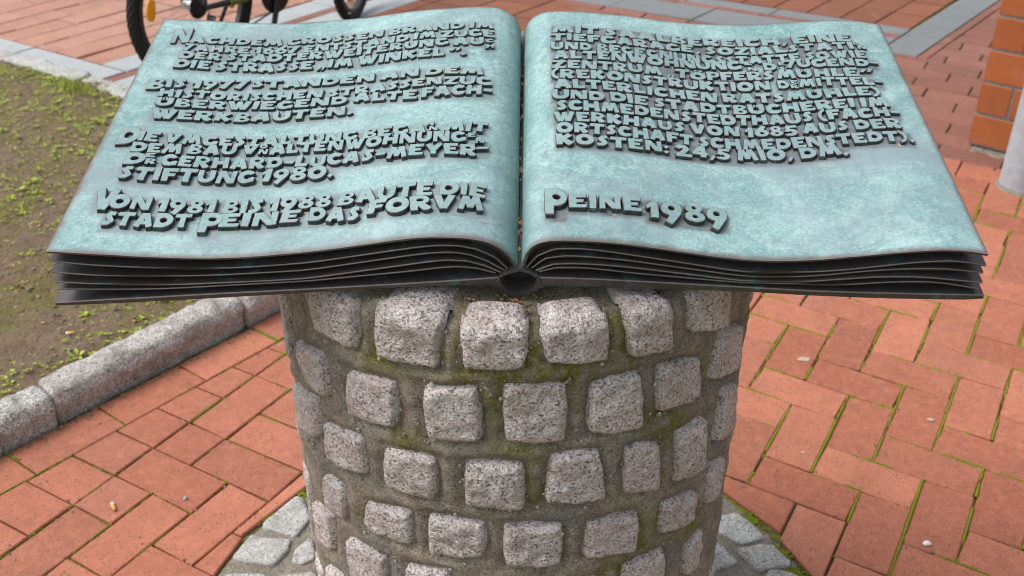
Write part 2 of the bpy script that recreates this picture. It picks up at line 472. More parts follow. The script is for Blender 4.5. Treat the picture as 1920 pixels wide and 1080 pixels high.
FAR_RIGHT=[[0.0002,-0.0194],[0.0026,-0.0076],[0.0077,0.0033],[0.0161,0.0119],[0.0268,0.0175],[0.0385,0.0201],[0.0506,0.021],[0.0626,0.0209],[0.0747,0.0204],[0.0867,0.0198],[0.0988,0.0189],[0.1108,0.0181],[0.1229,0.017],[0.1349,0.0158],[0.1469,0.0145],[0.1588,0.0131],[0.1708,0.0115],[0.1828,0.01],[0.1948,0.0084],[0.2067,0.0068],[0.2187,0.0053],[0.2307,0.0039],[0.2427,0.0025],[0.2547,0.0013],[0.2667,0.0003],[0.2788,-0.0004],[0.2908,-0.001],[0.3029,-0.0013],[0.315,-0.0014],[0.327,-0.0012],[0.3391,-0.001],[0.3512,-0.0005],[0.3632,0.0002],[0.3753,0.001],[0.3873,0.0019],[0.3993,0.0028],[0.4114,0.0036],[0.4234,0.0045],[0.4355,0.0054],[0.4475,0.0061],[0.4596,0.0067],[0.4716,0.0071],[0.4837,0.0073],[0.4958,0.0073],[0.5078,0.0069],[0.5199,0.0059],[0.5319,0.0045],[0.5438,0.0026],[0.5557,0.0004]]
LEAF={'l1':[[-0.5756,-0.0215],[-0.5518,-0.0249],[-0.5278,-0.0276],[-0.5037,-0.0291],[-0.4796,-0.0304],[-0.4555,-0.0314],[-0.4314,-0.032],[-0.4072,-0.0322],[-0.3831,-0.0318],[-0.359,-0.0306],[-0.3349,-0.0287],[-0.3109,-0.0266],[-0.2869,-0.0239],[-0.263,-0.021],[-0.2392,-0.0169],[-0.2155,-0.0121],[-0.1919,-0.0073],[-0.1682,-0.0025],[-0.1446,0.0022],[-0.1208,0.0067],[-0.0969,0.0099],[-0.0728,0.0094],[-0.0495,0.0036],[-0.029,-0.0089],[-0.0137,-0.0275]],
'l2':[[-0.5795,-0.0408],[-0.5557,-0.0437],[-0.5319,-0.0458],[-0.5081,-0.0467],[-0.4842,-0.0472],[-0.4603,-0.047],[-0.4364,-0.0465],[-0.4126,-0.0456],[-0.3887,-0.0445],[-0.3649,-0.0431],[-0.3411,-0.0411],[-0.3173,-0.0391],[-0.2935,-0.037],[-0.2697,-0.0346],[-0.2461,-0.0308],[-0.2227,-0.0261],[-0.1993,-0.0213],[-0.1759,-0.0165],[-0.1525,-0.0118],[-0.1291,-0.0072],[-0.1055,-0.0035],[-0.0817,-0.0018],[-0.0583,-0.0063],[-0.037,-0.017],[-0.0178,-0.0312]],
'l3':[[-0.581,-0.055],[-0.5574,-0.0571],[-0.5338,-0.0585],[-0.5102,-0.059],[-0.4866,-0.0593],[-0.4629,-0.0592],[-0.4393,-0.0587],[-0.4157,-0.0577],[-0.3921,-0.0561],[-0.3685,-0.0544],[-0.3449,-0.0527],[-0.3214,-0.051],[-0.2978,-0.049],[-0.2743,-0.0468],[-0.2509,-0.0434],[-0.2277,-0.0389],[-0.2045,-0.0344],[-0.1813,-0.0298],[-0.1581,-0.0252],[-0.1349,-0.0206],[-0.1117,-0.0161],[-0.0884,-0.0127],[-0.0648,-0.0136],[-0.0425,-0.0211],[-0.0219,-0.0327]],
'l4':[[-0.5811,-0.0693],[-0.5579,-0.0693],[-0.5347,-0.0692],[-0.5115,-0.069],[-0.4883,-0.0685],[-0.4652,-0.0677],[-0.442,-0.0665],[-0.4189,-0.0648],[-0.3958,-0.0628],[-0.3727,-0.0607],[-0.3496,-0.0587],[-0.3265,-0.0567],[-0.3034,-0.0547],[-0.2803,-0.0527],[-0.2572,-0.0503],[-0.2342,-0.0471],[-0.2113,-0.0438],[-0.1883,-0.0405],[-0.1654,-0.0373],[-0.1424,-0.034],[-0.1195,-0.0303],[-0.0967,-0.0263],[-0.0736,-0.0242],[-0.0506,-0.027],[-0.0287,-0.0345]],
'lc':[[-0.5895,-0.0914],[-0.566,-0.089],[-0.5425,-0.0866],[-0.519,-0.0845],[-0.4955,-0.0826],[-0.472,-0.0806],[-0.4485,-0.0786],[-0.4249,-0.0764],[-0.4014,-0.0743],[-0.3779,-0.0722],[-0.3544,-0.0703],[-0.3309,-0.0684],[-0.3074,-0.0664],[-0.2838,-0.0645],[-0.2603,-0.0625],[-0.2368,-0.0604],[-0.2133,-0.0582],[-0.1898,-0.0561],[-0.1663,-0.0539],[-0.1428,-0.0518],[-0.1193,-0.0496],[-0.0958,-0.0472],[-0.0723,-0.0449],[-0.0488,-0.0423],[-0.0254,-0.0396]],
'lb':[[-0.5894,-0.0971],[-0.5661,-0.0959],[-0.5429,-0.0946],[-0.5196,-0.093],[-0.4964,-0.0911],[-0.4731,-0.0892],[-0.4499,-0.0873],[-0.4267,-0.0853],[-0.4035,-0.0832],[-0.3803,-0.0811],[-0.357,-0.079],[-0.3338,-0.0769],[-0.3106,-0.0747],[-0.2874,-0.0725],[-0.2642,-0.0702],[-0.241,-0.068],[-0.2178,-0.0658],[-0.1946,-0.0636],[-0.1714,-0.0614],[-0.1482,-0.0591],[-0.125,-0.0573],[-0.1017,-0.0561],[-0.0784,-0.0553],[-0.0551,-0.0551],[-0.0318,-0.0561]],
'r1':[[0.0073,-0.0263],[0.0204,-0.0063],[0.0408,0.0056],[0.0646,0.0069],[0.0885,0.0051],[0.1121,0.0014],[0.1357,-0.0029],[0.1592,-0.0073],[0.1828,-0.0117],[0.2063,-0.0162],[0.2298,-0.0206],[0.2534,-0.0251],[0.277,-0.0286],[0.301,-0.0294],[0.3249,-0.0289],[0.3488,-0.0277],[0.3727,-0.026],[0.3965,-0.0231],[0.4202,-0.0196],[0.4438,-0.0156],[0.4674,-0.0117],[0.4912,-0.009],[0.5151,-0.0072],[0.5389,-0.0095],[0.5622,-0.0147]],
'r2':[[0.0141,-0.0271],[0.0305,-0.0108],[0.0531,-0.0062],[0.0764,-0.0067],[0.0997,-0.009],[0.1228,-0.0117],[0.1459,-0.0151],[0.1689,-0.0191],[0.1919,-0.023],[0.2149,-0.0269],[0.2379,-0.0308],[0.261,-0.0347],[0.2841,-0.0374],[0.3075,-0.0379],[0.3308,-0.0374],[0.354,-0.0355],[0.3772,-0.033],[0.4003,-0.0295],[0.4234,-0.0262],[0.4466,-0.0238],[0.4699,-0.0221],[0.4932,-0.0213],[0.5165,-0.0215],[0.5397,-0.0241],[0.5628,-0.0274]],
'r3':[[0.0195,-0.0289],[0.0396,-0.0181],[0.0625,-0.0164],[0.0855,-0.0173],[0.1084,-0.019],[0.1312,-0.0214],[0.154,-0.0246],[0.1767,-0.028],[0.1995,-0.0314],[0.2222,-0.0348],[0.2449,-0.0382],[0.2677,-0.0415],[0.2906,-0.0432],[0.3136,-0.0435],[0.3366,-0.0434],[0.3595,-0.0418],[0.3823,-0.0392],[0.4052,-0.0367],[0.428,-0.0344],[0.451,-0.0331],[0.474,-0.0328],[0.4969,-0.0338],[0.5198,-0.0363],[0.5426,-0.0389],[0.5654,-0.0415]],
'r4':[[0.023,-0.0316],[0.0445,-0.0245],[0.0672,-0.0238],[0.09,-0.0255],[0.1125,-0.0285],[0.1351,-0.0318],[0.1577,-0.0344],[0.1804,-0.0368],[0.203,-0.0392],[0.2257,-0.0416],[0.2483,-0.044],[0.271,-0.0463],[0.2938,-0.0473],[0.3165,-0.0475],[0.3393,-0.0479],[0.3621,-0.0487],[0.3849,-0.0488],[0.4076,-0.0476],[0.4303,-0.0453],[0.453,-0.0433],[0.4757,-0.0419],[0.4985,-0.042],[0.5211,-0.0443],[0.5435,-0.0486],[0.5658,-0.0534]],
'rc':[[0.0231,-0.039],[0.046,-0.0395],[0.0689,-0.04],[0.0917,-0.0409],[0.1146,-0.0421],[0.1375,-0.0434],[0.1603,-0.0448],[0.1832,-0.0462],[0.2061,-0.0477],[0.2289,-0.0491],[0.2518,-0.0505],[0.2746,-0.0519],[0.2975,-0.0533],[0.3203,-0.0548],[0.3432,-0.0562],[0.3661,-0.0574],[0.389,-0.0581],[0.4119,-0.0588],[0.4348,-0.0594],[0.4577,-0.0598],[0.4806,-0.0602],[0.5035,-0.0605],[0.5264,-0.0608],[0.5493,-0.061],[0.5722,-0.0613]],
'rb':[[0.0288,-0.0549],[0.0515,-0.055],[0.0743,-0.0552],[0.097,-0.0557],[0.1197,-0.0564],[0.1425,-0.0571],[0.1652,-0.0577],[0.188,-0.0583],[0.2107,-0.0589],[0.2335,-0.0595],[0.2562,-0.0602],[0.2789,-0.0609],[0.3017,-0.0623],[0.3244,-0.0639],[0.3471,-0.0655],[0.3698,-0.0666],[0.3925,-0.0676],[0.4152,-0.0686],[0.438,-0.0695],[0.4607,-0.0701],[0.4835,-0.0703],[0.5062,-0.0705],[0.529,-0.0707],[0.5517,-0.0708],[0.5743,-0.0686]]}
SPINE_OUT=[[-0.0345, -0.0558], [-0.029, -0.0572], [-0.0208, -0.0632], [-0.0098, -0.0707], [-0.0001, -0.0734], [0.0096, -0.0704], [0.0206, -0.0607], [0.0247, -0.0568], [0.0301, -0.055]]
SPINE_IN=[[-0.0244, -0.0372], [-0.0234, -0.0462], [-0.018, -0.0555], [-0.0098, -0.063], [-0.0001, -0.0654], [0.0096, -0.0627], [0.0178, -0.0541], [0.0211, -0.0446], [0.0217, -0.0362]]
SPINE_TOP=[[-0.0253, -0.0365], [-0.0178, -0.0312], [-0.0001, -0.0241], [0.0148, -0.0298], [0.0223, -0.0358]]
TEXT=[('l','N',0.051,0.4683,0.0953,0.4704,0.041),
('l','ACHDEM GROSSEN BRAND IM',0.0964,0.4712,0.8969,0.472,0.0204),
('l','JAHRE 1667 ENTSTAND IM ZUGE',0.0912,0.4476,0.8991,0.4485,0.02),
('l','DER STADTERWEITERUNG AU',0.0894,0.4262,0.8734,0.4255,0.0211),
('l','C',0.8783,0.4304,0.8971,0.4338,0.0103),
('l','H',0.879,0.4151,0.9001,0.4193,0.0116),
('l','DIE STRASSE \u201eIM WINKEL',0.0869,0.4008,0.7776,0.3969,0.0235),
('l','"',0.791,0.4078,0.8161,0.408,0.0104),
('l','.',0.817,0.3963,0.834,0.3957,0.0205),
('l','B',0.0445,0.3406,0.0871,0.3432,0.031),
('l','IS 1977',0.0892,0.3474,0.2887,0.3558,0.0229),
('l','STANDEN AN DEM',0.2961,0.3572,0.8774,0.3437,0.0214),
('l','HISTORISCHEN STRASSENZUG',0.0809,0.3254,0.8966,0.3184,0.0205),
('l','\u00dcBERWIEGEND',0.0835,0.3025,0.5522,0.2999,0.0209),
('l','ALTE',0.5664,0.3015,0.7238,0.2899,0.023),
('l','FACH-',0.7338,0.2901,0.8999,0.2958,0.024),
('l','WERKBAUTEN.',0.087,0.2726,0.5715,0.2725,0.0229),
('l','D',0.0367,0.2082,0.0851,0.2129,0.0417),
('l','IE VMGESTALTUNG BEGA',0.0818,0.2199,0.7557,0.2069,0.0227),
('l','N',0.7563,0.2209,0.7731,0.2202,0.0099),
('l','N',0.7626,0.2088,0.7828,0.2082,0.011),
('l','MIT',0.7995,0.2063,0.892,0.2072,0.0218),
('l','DEM BAU V',0.0769,0.1947,0.3661,0.1963,0.0222),
('l','O',0.3678,0.2098,0.387,0.2083,0.0097),
('l','N',0.3686,0.1962,0.3912,0.1951,0.012),
('l','ALTENWOHNUNG',0.3946,0.1961,0.8469,0.1819,0.0237),
('l','E',0.8507,0.1932,0.8678,0.1949,0.0095),
('l','N',0.8676,0.1791,0.8865,0.1822,0.0116),
('l','D',0.076,0.1669,0.1196,0.1693,0.0248),
('l','E',0.1166,0.1835,0.1401,0.1843,0.0102),
('l','R',0.1219,0.1694,0.1461,0.1708,0.0123),
('l','GERHARD-LUCAS-MEYER',0.1561,0.1697,0.8724,0.1526,0.0247),
('l','-',0.871,0.1576,0.8983,0.1633,0.0228),
('l','STIFTUNG 1980.',0.0767,0.1366,0.5578,0.1328,0.0279),
('l','V',0.0516,0.0733,0.0991,0.0746,0.0413),
('l','ON 1981 BIS 1988 BAUTE DIE',0.0861,0.0761,0.8959,0.0697,0.0279),
('l','STADT',0.0869,0.0435,0.2707,0.0462,0.0269),
('l','P',0.2914,0.0365,0.3374,0.0367,0.0394),
('l','EINE',0.3309,0.0477,0.5075,0.0469,0.0269),
('l','DAS',0.5245,0.0476,0.6379,0.0383,0.0272),
('l','FORVM',0.6537,0.0444,0.893,0.0438,0.0281),
('r','MIT SAALBEREICH, EINE',0.1129,0.4702,0.8948,0.4725,0.0232),
('r','TIEFGARAGE, SOZIALSTATI',0.1104,0.4472,0.8934,0.4501,0.0212),
('r','O',0.8941,0.4632,0.9088,0.4629,0.0087),
('r','N',0.9031,0.4511,0.9237,0.4522,0.0102),
('r','UND BEGEGNUNGSST\u00c4TTE SOWIE',0.1092,0.4217,0.9169,0.4244,0.0222),
('r','ALTENWOHNUNG',0.1154,0.3956,0.5969,0.4089,0.0237),
('r','E',0.6048,0.4195,0.6251,0.4191,0.0101),
('r','N',0.6109,0.4051,0.635,0.4044,0.0099),
('r','D',0.6511,0.4045,0.6841,0.4025,0.0212),
('r','E',0.6901,0.415,0.7071,0.4137,0.0092),
('r','S',0.6867,0.4023,0.7049,0.401,0.0098),
('r','JUGEND-',0.7091,0.4064,0.9371,0.4016,0.0216),
('r','ZENTRUM \u201eT\u00d6PFERS',0.1117,0.3693,0.6715,0.3808,0.0231),
('r','M\u00dcHLE',0.6791,0.3796,0.8757,0.3737,0.0236),
('r','"',0.883,0.3829,0.9133,0.3847,0.0117),
('r','(REKONSTRUKTION',0.1105,0.3442,0.6561,0.3528,0.024),
('r','D',0.6738,0.3552,0.7018,0.3531,0.0216),
('r','E',0.7079,0.3657,0.7244,0.3644,0.0095),
('r','R',0.7045,0.3536,0.7221,0.3522,0.0101),
('r','MITTEL-',0.7254,0.3547,0.928,0.3502,0.0219),
('r','ALTERLICHEN RATSM\u00dcHLE)',0.1178,0.3184,0.9098,0.3238,0.0236),
('r','UND DIE STADTB\u00dcCHEREI IM',0.114,0.2913,0.9184,0.2959,0.0236),
('r','SCHMEDENSTEDTHAUS (FACH-',0.1212,0.2636,0.9352,0.2708,0.0242),
('r','WERKHAUS VON 1685 AUS DER',0.1164,0.2368,0.9257,0.2429,0.0236),
('r','ORTSCHAFT SCHMEDENSTEDT).',0.1221,0.2112,0.9411,0.2118,0.0242),
('r','KOSTEN: 24,5 MIO, DM.',0.1219,0.1826,0.7858,0.1889,0.0251),
('r','P',0.0989,0.0397,0.1412,0.0355,0.0508),
('r','EINE',0.1458,0.0508,0.2984,0.0549,0.0282),
('r','1989',0.3086,0.046,0.4854,0.049,0.0377)]
COLUMN_STONES=[[[-75.53,0.8569],[-66.79,0.8664],[-69.42,0.7643],[-75.46,0.7513]],[[-52.28,0.9483],[-35.06,0.9921],[-35.5,0.9049],[-48.65,0.9003]],[[-30.09,0.9956],[-14.94,1.0147],[-16.01,0.9126],[-30.49,0.9077]],[[-11.22,1.0173],[1.97,1.0215],[1.77,0.9266],[-10.78,0.9173]],[[5.1,1.0282],[18.57,1.0151],[18.67,0.9221],[5.56,0.9312]],[[22.43,1.0044],[32.84,0.9978],[34.17,0.9099],[23.82,0.9187]],[[38.08,0.9899],[52.94,0.9505],[54.08,0.8868],[39.13,0.923]],[[52.32,0.8866],[65.43,0.8523],[68.83,0.7628],[48.47,0.8129]],[[-61.5,0.8387],[-48.15,0.8582],[-48.06,0.7829],[-59.43,0.7869]],[[-39.38,0.8626],[-26.16,0.8731],[-26.74,0.7963],[-40.97,0.7811]],[[-19.83,0.8788],[-8.15,0.8921],[-7.06,0.8059],[-19.51,0.7946]],[[-2.77,0.897],[10.42,0.897],[10.63,0.8013],[-2.62,0.8035]],[[15.14,0.8896],[26.84,0.8862],[28.25,0.7945],[15.21,0.8085]],[[31.56,0.8858],[43.76,0.8705],[46.02,0.7957],[31.98,0.8095]],[[55.85,0.7705],[67.16,0.7394],[70.33,0.6289],[55.08,0.6771]],[[-75.66,0.7049],[-54.11,0.763],[-55.98,0.6783],[-73.81,0.6336]],[[-50.45,0.7368],[-36.48,0.7514],[-36.18,0.6897],[-51.08,0.6646]],[[-30.65,0.757],[-17.32,0.7609],[-17.78,0.689],[-31.02,0.682]],[[-11.28,0.7644],[1.61,0.7685],[2.04,0.6873],[-11.57,0.6894]],[[7.2,0.7816],[18.16,0.7779],[20.39,0.6859],[5.95,0.6973]],[[23.97,0.7732],[33.38,0.756],[34.6,0.667],[24.47,0.6847]],[[38.6,0.7579],[49.46,0.7483],[51.7,0.6414],[39.33,0.6639]],[[54.88,0.6347],[66.31,0.6],[65.75,0.5195],[54.52,0.5537]],[[-54.52,0.6205],[-44.96,0.6343],[-45.4,0.5669],[-54.75,0.5526]],[[-37.39,0.6342],[-24.87,0.648],[-24.75,0.5865],[-38.99,0.5791]],[[-20.28,0.6575],[-6.93,0.6575],[-6.83,0.5957],[-20.42,0.5845]],[[-3.06,0.6586],[10.46,0.6533],[10.53,0.5774],[-2.88,0.5801]],[[16.1,0.6504],[28.9,0.6391],[29.36,0.5647],[15.37,0.585]],[[35.91,0.6353],[49.42,0.6105],[49.76,0.5453],[36.04,0.5752]],[[46.81,0.5054],[54.53,0.5101],[54.82,0.42],[47.19,0.4414]],[[-65.75,0.5114],[-52.79,0.5443],[-53.9,0.4603],[-67.69,0.4181]],[[-46.65,0.5296],[-32.71,0.5374],[-33.21,0.4731],[-46.68,0.438]],[[-27.18,0.5412],[-15.51,0.5573],[-15.5,0.4838],[-26.74,0.4669]],[[25.91,0.5449],[38.41,0.537],[39.28,0.4544],[26.65,0.4728]],[[-10.79,0.5376],[2.08,0.5399],[2.16,0.4645],[-10.41,0.4637]],[[6.34,0.5453],[19.75,0.5358],[20.35,0.4562],[6.54,0.4678]],[[-60.78,0.3955],[-50.7,0.4202],[-49.75,0.3557],[-59.78,0.3238]]]
RING_STONES=[[(-0.498, 1.826), (-0.478, 1.821), (-0.455, 1.759), (-0.477, 1.703), (-0.557, 1.737)], [(-0.571, 1.706), (-0.542, 1.695), (-0.487, 1.693), (-0.487, 1.663), (-0.509, 1.62), (-0.599, 1.636)], [(-0.443, 1.698), (-0.421, 1.643), (-0.448, 1.623), (-0.47, 1.633), (-0.47, 1.663)], [(-0.6, 1.592), (-0.521, 1.591), (-0.508, 1.536), (-0.614, 1.533)], [(-0.491, 1.586), (-0.416, 1.598), (-0.395, 1.536), (-0.488, 1.536)], [(0.466, 1.764), (0.504, 1.777), (0.524, 1.757), (0.552, 1.706), (0.499, 1.682), (0.452, 1.722)], [(0.487, 1.663), (0.535, 1.674), (0.566, 1.672), (0.594, 1.624), (0.561, 1.612), (0.518, 1.604)], [(0.435, 1.683), (0.447, 1.683), (0.481, 1.629), (0.441, 1.612), (0.418, 1.609)], [(0.544, 1.604), (0.564, 1.606), (0.6, 1.591), (0.61, 1.564), (0.525, 1.57)], [(0.435, 1.579), (0.498, 1.586), (0.505, 1.536), (0.417, 1.536)]]

# ------------------------------------------------------------------ ground and paving
def seen(x, y, z=0.0):
    """rough pixel position (1920 wide) used only to decide which pavers are worth an object of their own"""
    c, s = math.cos(R(31.8)), math.sin(R(31.8))
    zz = z - 1.7
    d = y * c - zz * s
    if d <= .1: return None
    return 960 + 2000 * x / d, 540 - 2000 * (y * s + zz * c) / d, d

def in_view(x, y, m=40):
    q = seen(x, y)
    if q is None: return 0
    px, py, d = q
    if not (-m < px < 1920 + m and -m < py < 1080 + m): return 0
    # behind the book or the pedestal
    if 40 < py < 545:
        f = (py - 40) / 430
        if 310 - 225 * f + 30 < px < 1650 + 200 * f - 30: return 0
    if py >= 540 and 560 < px < 1370: return 0
    return 1.0 / d

g = mesh_obj('ground', [(-90, -90, -.010), (90, -90, -.010), (90, 90, -.010), (-90, 90, -.010)], [(0, 1, 2, 3)], M['joint'])
tag(g, kind='structure')

class Paving:
    """pavers collected first; the ones that show largest become parts, the rest one joined part"""
    def __init__(s, name, mat, piece='brick', th=.05, bev=.0025, limit=290, restname='brick_field'):
        s.root = tag(empty(name), kind='structure')
        s.mat, s.piece, s.th, s.bev, s.limit, s.rest = mat, piece, th, bev, limit, restname
        s.items = []; s.shared = {}
    def add(s, poly, full=None):
        if len(poly) >= 3 and abs(poly_area(poly)) > 2.5e-4:
            s.items.append((poly, full))
    def build(s, jz=.0012, tilt=.010):
        def key(it):
            n = len(it[0]); return in_view(sum(p[0] for p in it[0]) / n, sum(p[1] for p in it[0]) / n)
        ks = sorted(((key(it), i) for i, it in enumerate(s.items)), reverse=True)
        own = {i for k, i in ks[:s.limit] if k > 0}
        rest = MB()
        for i, (poly, full) in enumerate(s.items):
            dz = random.gauss(0, jz); tl = (random.gauss(0, tilt) * .5, random.gauss(0, tilt) * .5)
            if i not in own:
                v, f = slab_geo(poly, -s.th, dz, s.bev, tl); rest.add(v, f)
            elif full:
                cx, cy, ang, L, W = full
                k = (round(L, 4), round(W, 4), random.randrange(6))
                if k not in s.shared:
                    j = lambda: random.gauss(0, .0007)
                    pl = [(-L/2 + j(), -W/2 + j()), (L/2 + j(), -W/2 + j()), (L/2 + j(), W/2 + j()), (-L/2 + j(), W/2 + j())]
                    v, f = slab_geo(pl, -s.th, 0, s.bev)
                    me = bpy.data.meshes.new(s.piece); me.from_pydata(v, [], f); me.materials.append(s.mat); me.update()
                    s.shared[k] = me
                o = bpy.data.objects.new(s.piece, s.shared[k])
                o.location = (cx, cy, dz)
                o.rotation_euler = (tl[0], tl[1], ang + random.gauss(0, .004) + (math.pi if random.random() < .5 else 0))
                link(o, s.root)
            else:
                v, f = slab_geo(poly, -s.th, dz, s.bev, tl)
                mesh_obj(s.piece, v, f, s.mat, s.root)
        if rest.v:
            tag(rest.build(s.rest, s.mat, s.root), kind='stuff')

RING_C, RING_R = (0.0, 1.42), 0.652
class Lattice:
    def __init__(s, m):
        s.u, s.v, s.o = Vector(m[0]), Vector(m[1]), Vector(m[2])
    def w(s, a, b):
        p = s.o + s.u * a + s.v * b
        return (p.x, p.y)
    def inv(s, x, y):
        d = s.u.x * s.v.y - s.u.y * s.v.x; p = Vector((x, y)) - s.o
        return ((p.x * s.v.y - p.y * s.v.x) / d, (s.u.x * p.y - s.u.y * p.x) / d)
RIGHT = Lattice([[0.1003, -0.0621], [0.0570, 0.1007], [0.55, 1.8759]])
LEFT = Lattice([[0.1058, -0.0616], [0.0627, 0.0989], [-0.9361, 1.904]])

def ring_clip(poly):
    n = len(poly); cx = sum(p[0] for p in poly) / n; cy = sum(p[1] for p in poly) / n
    dx, dy = cx - RING_C[0], cy - RING_C[1]; d = math.hypot(dx, dy)
    if d > RING_R + .2: return poly, False
    near = min(math.hypot(p[0] - RING_C[0], p[1] - RING_C[1]) for p in poly)
    far = max(math.hypot(p[0] - RING_C[0], p[1] - RING_C[1]) for p in poly)
    if far < RING_R + .01: return [], True
    nx, ny = dx / d, dy / d
    c = RING_R + nx * RING_C[0] + ny * RING_C[1]
    q = clip_half(poly, nx, ny, c)
    return q, len(q) != len(poly) or abs(abs(poly_area(q)) - abs(poly_area(poly))) > 1e-6

herr = Paving('herringbone_paving', M['paver'], limit=295)
def put(lat, a0, a1, b0, b1, ga, gb, clips=()):
    """brick covering [a0,a1]x[b0,b1] of a lattice, less joints ga, gb (metres)"""
    lu, lv = lat.u.length, lat.v.length
    ea, eb = ga / lu / 2, gb / lv / 2
    p = [lat.w(a0 + ea, b0 + eb), lat.w(a1 - ea, b0 + eb), lat.w(a1 - ea, b1 - eb), lat.w(a0 + ea, b1 - eb)]
    ar = abs(poly_area(p)); q = p
    for cl in clips: 
        q = clip_half(q, *cl)
        if len(q) < 3: return None
    q, _ = ring_clip(q)
    if len(q) < 3: return None
    full = None
    if abs(abs(poly_area(q)) - ar) < 1e-7 and a1 - a0 + b1 - b0 > 2.9:
        c = lat.w((a0 + a1) / 2, (b0 + b1) / 2)
        if a1 - a0 > b1 - b0: full = (*c, math.atan2(lat.u.y, lat.u.x), (a1 - a0) * lu - ga, (b1 - b0) * lv - gb)
        else: full = (*c, math.atan2(lat.v.y, lat.v.x), (b1 - b0) * lv - gb, (a1 - a0) * lu - ga)
    herr.add(q, full)
    return q

GU, GV = .0060, .0034          # joint widths between neighbours along u and along v (right-hand side)
XCUT = -.03
VT = 18.2                       # where the running bond takes over
moss = MB()
def moss_strip(a, b, w, prob=1.0):
    """a lumpy ribbon of moss sitting in a joint"""
    A, B = Vector((*a, 0)), Vector((*b, 0)); L = (B - A).length
    if L < .01: return
    d = (B - A) / L; nrm = Vector((-d.y, d.x, 0)); n = max(3, int(L / .004))
    ph = random.random() * 50
    rows = []
    for i in range(n + 1):
        p = A + d * (L * i / n)
        k = noise.noise((p.x * 9 + ph, p.y * 9, 0)) + .45 * noise.noise((p.x * 60, p.y * 60, ph))
        on = max(0., min(1., (k + .26 * prob) * 2.6))
        ww = w * (.35 + .65 * on) * (1 + .25 * noise.noise((p.x * 220, p.y * 220, 3)))
        hz = -.006 + .0085 * on + .0012 * noise.noise((p.x * 300, p.y * 300, 9))
        j = noise.noise((p.x * 150, p.y * 150, 40)) * .0012
        rows.append([p + nrm * (j - ww / 2) + Vector((0, 0, -.008)), p + nrm * (j - ww * .3) + Vector((0, 0, hz - .0008)),
                     p + nrm * j + Vector((0, 0, hz)), p + nrm * (j + ww * .3) + Vector((0, 0, hz - .0008)), p + nrm * (j + ww / 2) + Vector((0, 0, -.008))])
    v = [q for r in rows for q in r]
    f = [(i * 5 + k, i * 5 + k + 1, i * 5 + k + 6, i * 5 + k + 5) for i in range(n) for k in range(4)]
    moss.add(v, f)

for j in range(-8, 19):
    for m in range(-8, 8):
        a = j + 4 * m
        for (a0, a1, b0, b1) in ((a, a + 2, j, j + 1), (a + 3, a + 4, j, j + 2)):
            c = RIGHT.w((a0 + a1) / 2, (b0 + b1) / 2)
            if not (-.2 < c[0] < 3.1 and .55 < c[1] < 4.6): continue
            vclip = Vector((-RIGHT.u.y, RIGHT.u.x)).normalized()
            o = RIGHT.w(0, VT)
            cl = [(1, 0, XCUT + .004)]
            if b1 > VT: cl.append((-vclip.x, -vclip.y, -(vclip.x * o[0] + vclip.y * o[1])))
            if b0 >= VT: continue
            q = put(RIGHT, a0, a1, b0, b1, GU, GV, cl)
            if q and c[0] > .3 and c[1] < 3.4 and in_view(*c, 60):
                far = math.hypot(c[0] - RING_C[0], c[1] - RING_C[1]) > RING_R + .12
                if far:
                    moss_strip(RIGHT.w(a1, b0), RIGHT.w(a1, b1), GU * 1.35, 1.6 if c[1] < 2.7 else 1.3)
                    moss_strip(RIGHT.w(a0, b1), RIGHT.w(a1, b1), GV * 1.5, .55)

# left of the pedestal: the same herringbone, a shifted patch, then two courses that follow the kerb
GL = .0052
lu = LEFT.u.normalized(); lperp = Vector((lu.x, lu.y))
def left_clip_v(v, keep_less):
    n = Vector((LEFT.v.x, LEFT.v.y)); n = Vector((-LEFT.u.y, LEFT.u.x)).normalized()
    o = LEFT.w(0, v); c = n.x * o[0] + n.y * o[1]
    return (-n.x, -n.y, -c + .0022) if keep_less else (n.x, n.y, c + .0022)
def left_clip_u(u):
    n = Vector((LEFT.v.y, -LEFT.v.x)).normalized(); o = LEFT.w(u, 0)
    return (n.x, n.y, n.x * o[0] + n.y * o[1] + .0022)
xleft = (-1, 0, -XCUT + .004)
for k in range(-3, 22):
    for m in range(-8, 9):
        for shift, cl in ((-3, left_clip_v(2, True)), (2, left_clip_v(2, False))):
            s0 = k + shift + 4 * m
            for (a0, a1, b0, b1) in ((k, k + 1, s0, s0 + 2), (k, k + 2, s0 + 3, s0 + 4)):
                c = LEFT.w((a0 + a1) / 2, (b0 + b1) / 2)
                if not (-1.9 < c[0] < .15 and .55 < c[1] < 3.6) or a1 <= 0: continue
                cc = [xleft]
                if b1 > 2 and shift == -3 or b0 < 2 and shift == 2: cc.append(cl)
                if a0 < 0: cc.append(left_clip_u(0))
                if b0 >= 2 and shift == -3 or b1 <= 2 and shift == 2: continue
                q = put(LEFT, a0, a1, b0, b1, GL, GL * .8, cc)
                if q and in_view(*c, 60) and math.hypot(c[0] - RING_C[0], c[1] - RING_C[1]) > RING_R + .1:
                    moss_strip(LEFT.w(a0, b1), LEFT.w(a1, b1), GL * .9, .1)
                    moss_strip(LEFT.w(a1, b0), LEFT.w(a1, b1), GL * .9, .25)
ua = lambda v: -1.19 + .13 * v           # line between the two kerb courses
ub = lambda v: -2.245 + .149 * v         # foot of the kerb
for v in range(-7, 9):
    e = .022
    q = [LEFT.w(ua(v) + e, v + e), LEFT.w(-e, v + e), LEFT.w(-e, v + 1 - e), LEFT.w(ua(v + 1) + e, v + 1 - e)]
    herr.add(clip_half(q, *xleft))
    moss_strip(LEFT.w(0, v), LEFT.w(0, v + 1), GL * .9, .35); moss_strip(LEFT.w(ua(v), v), LEFT.w(ua(v + 1), v + 1), GL * .9, .2)
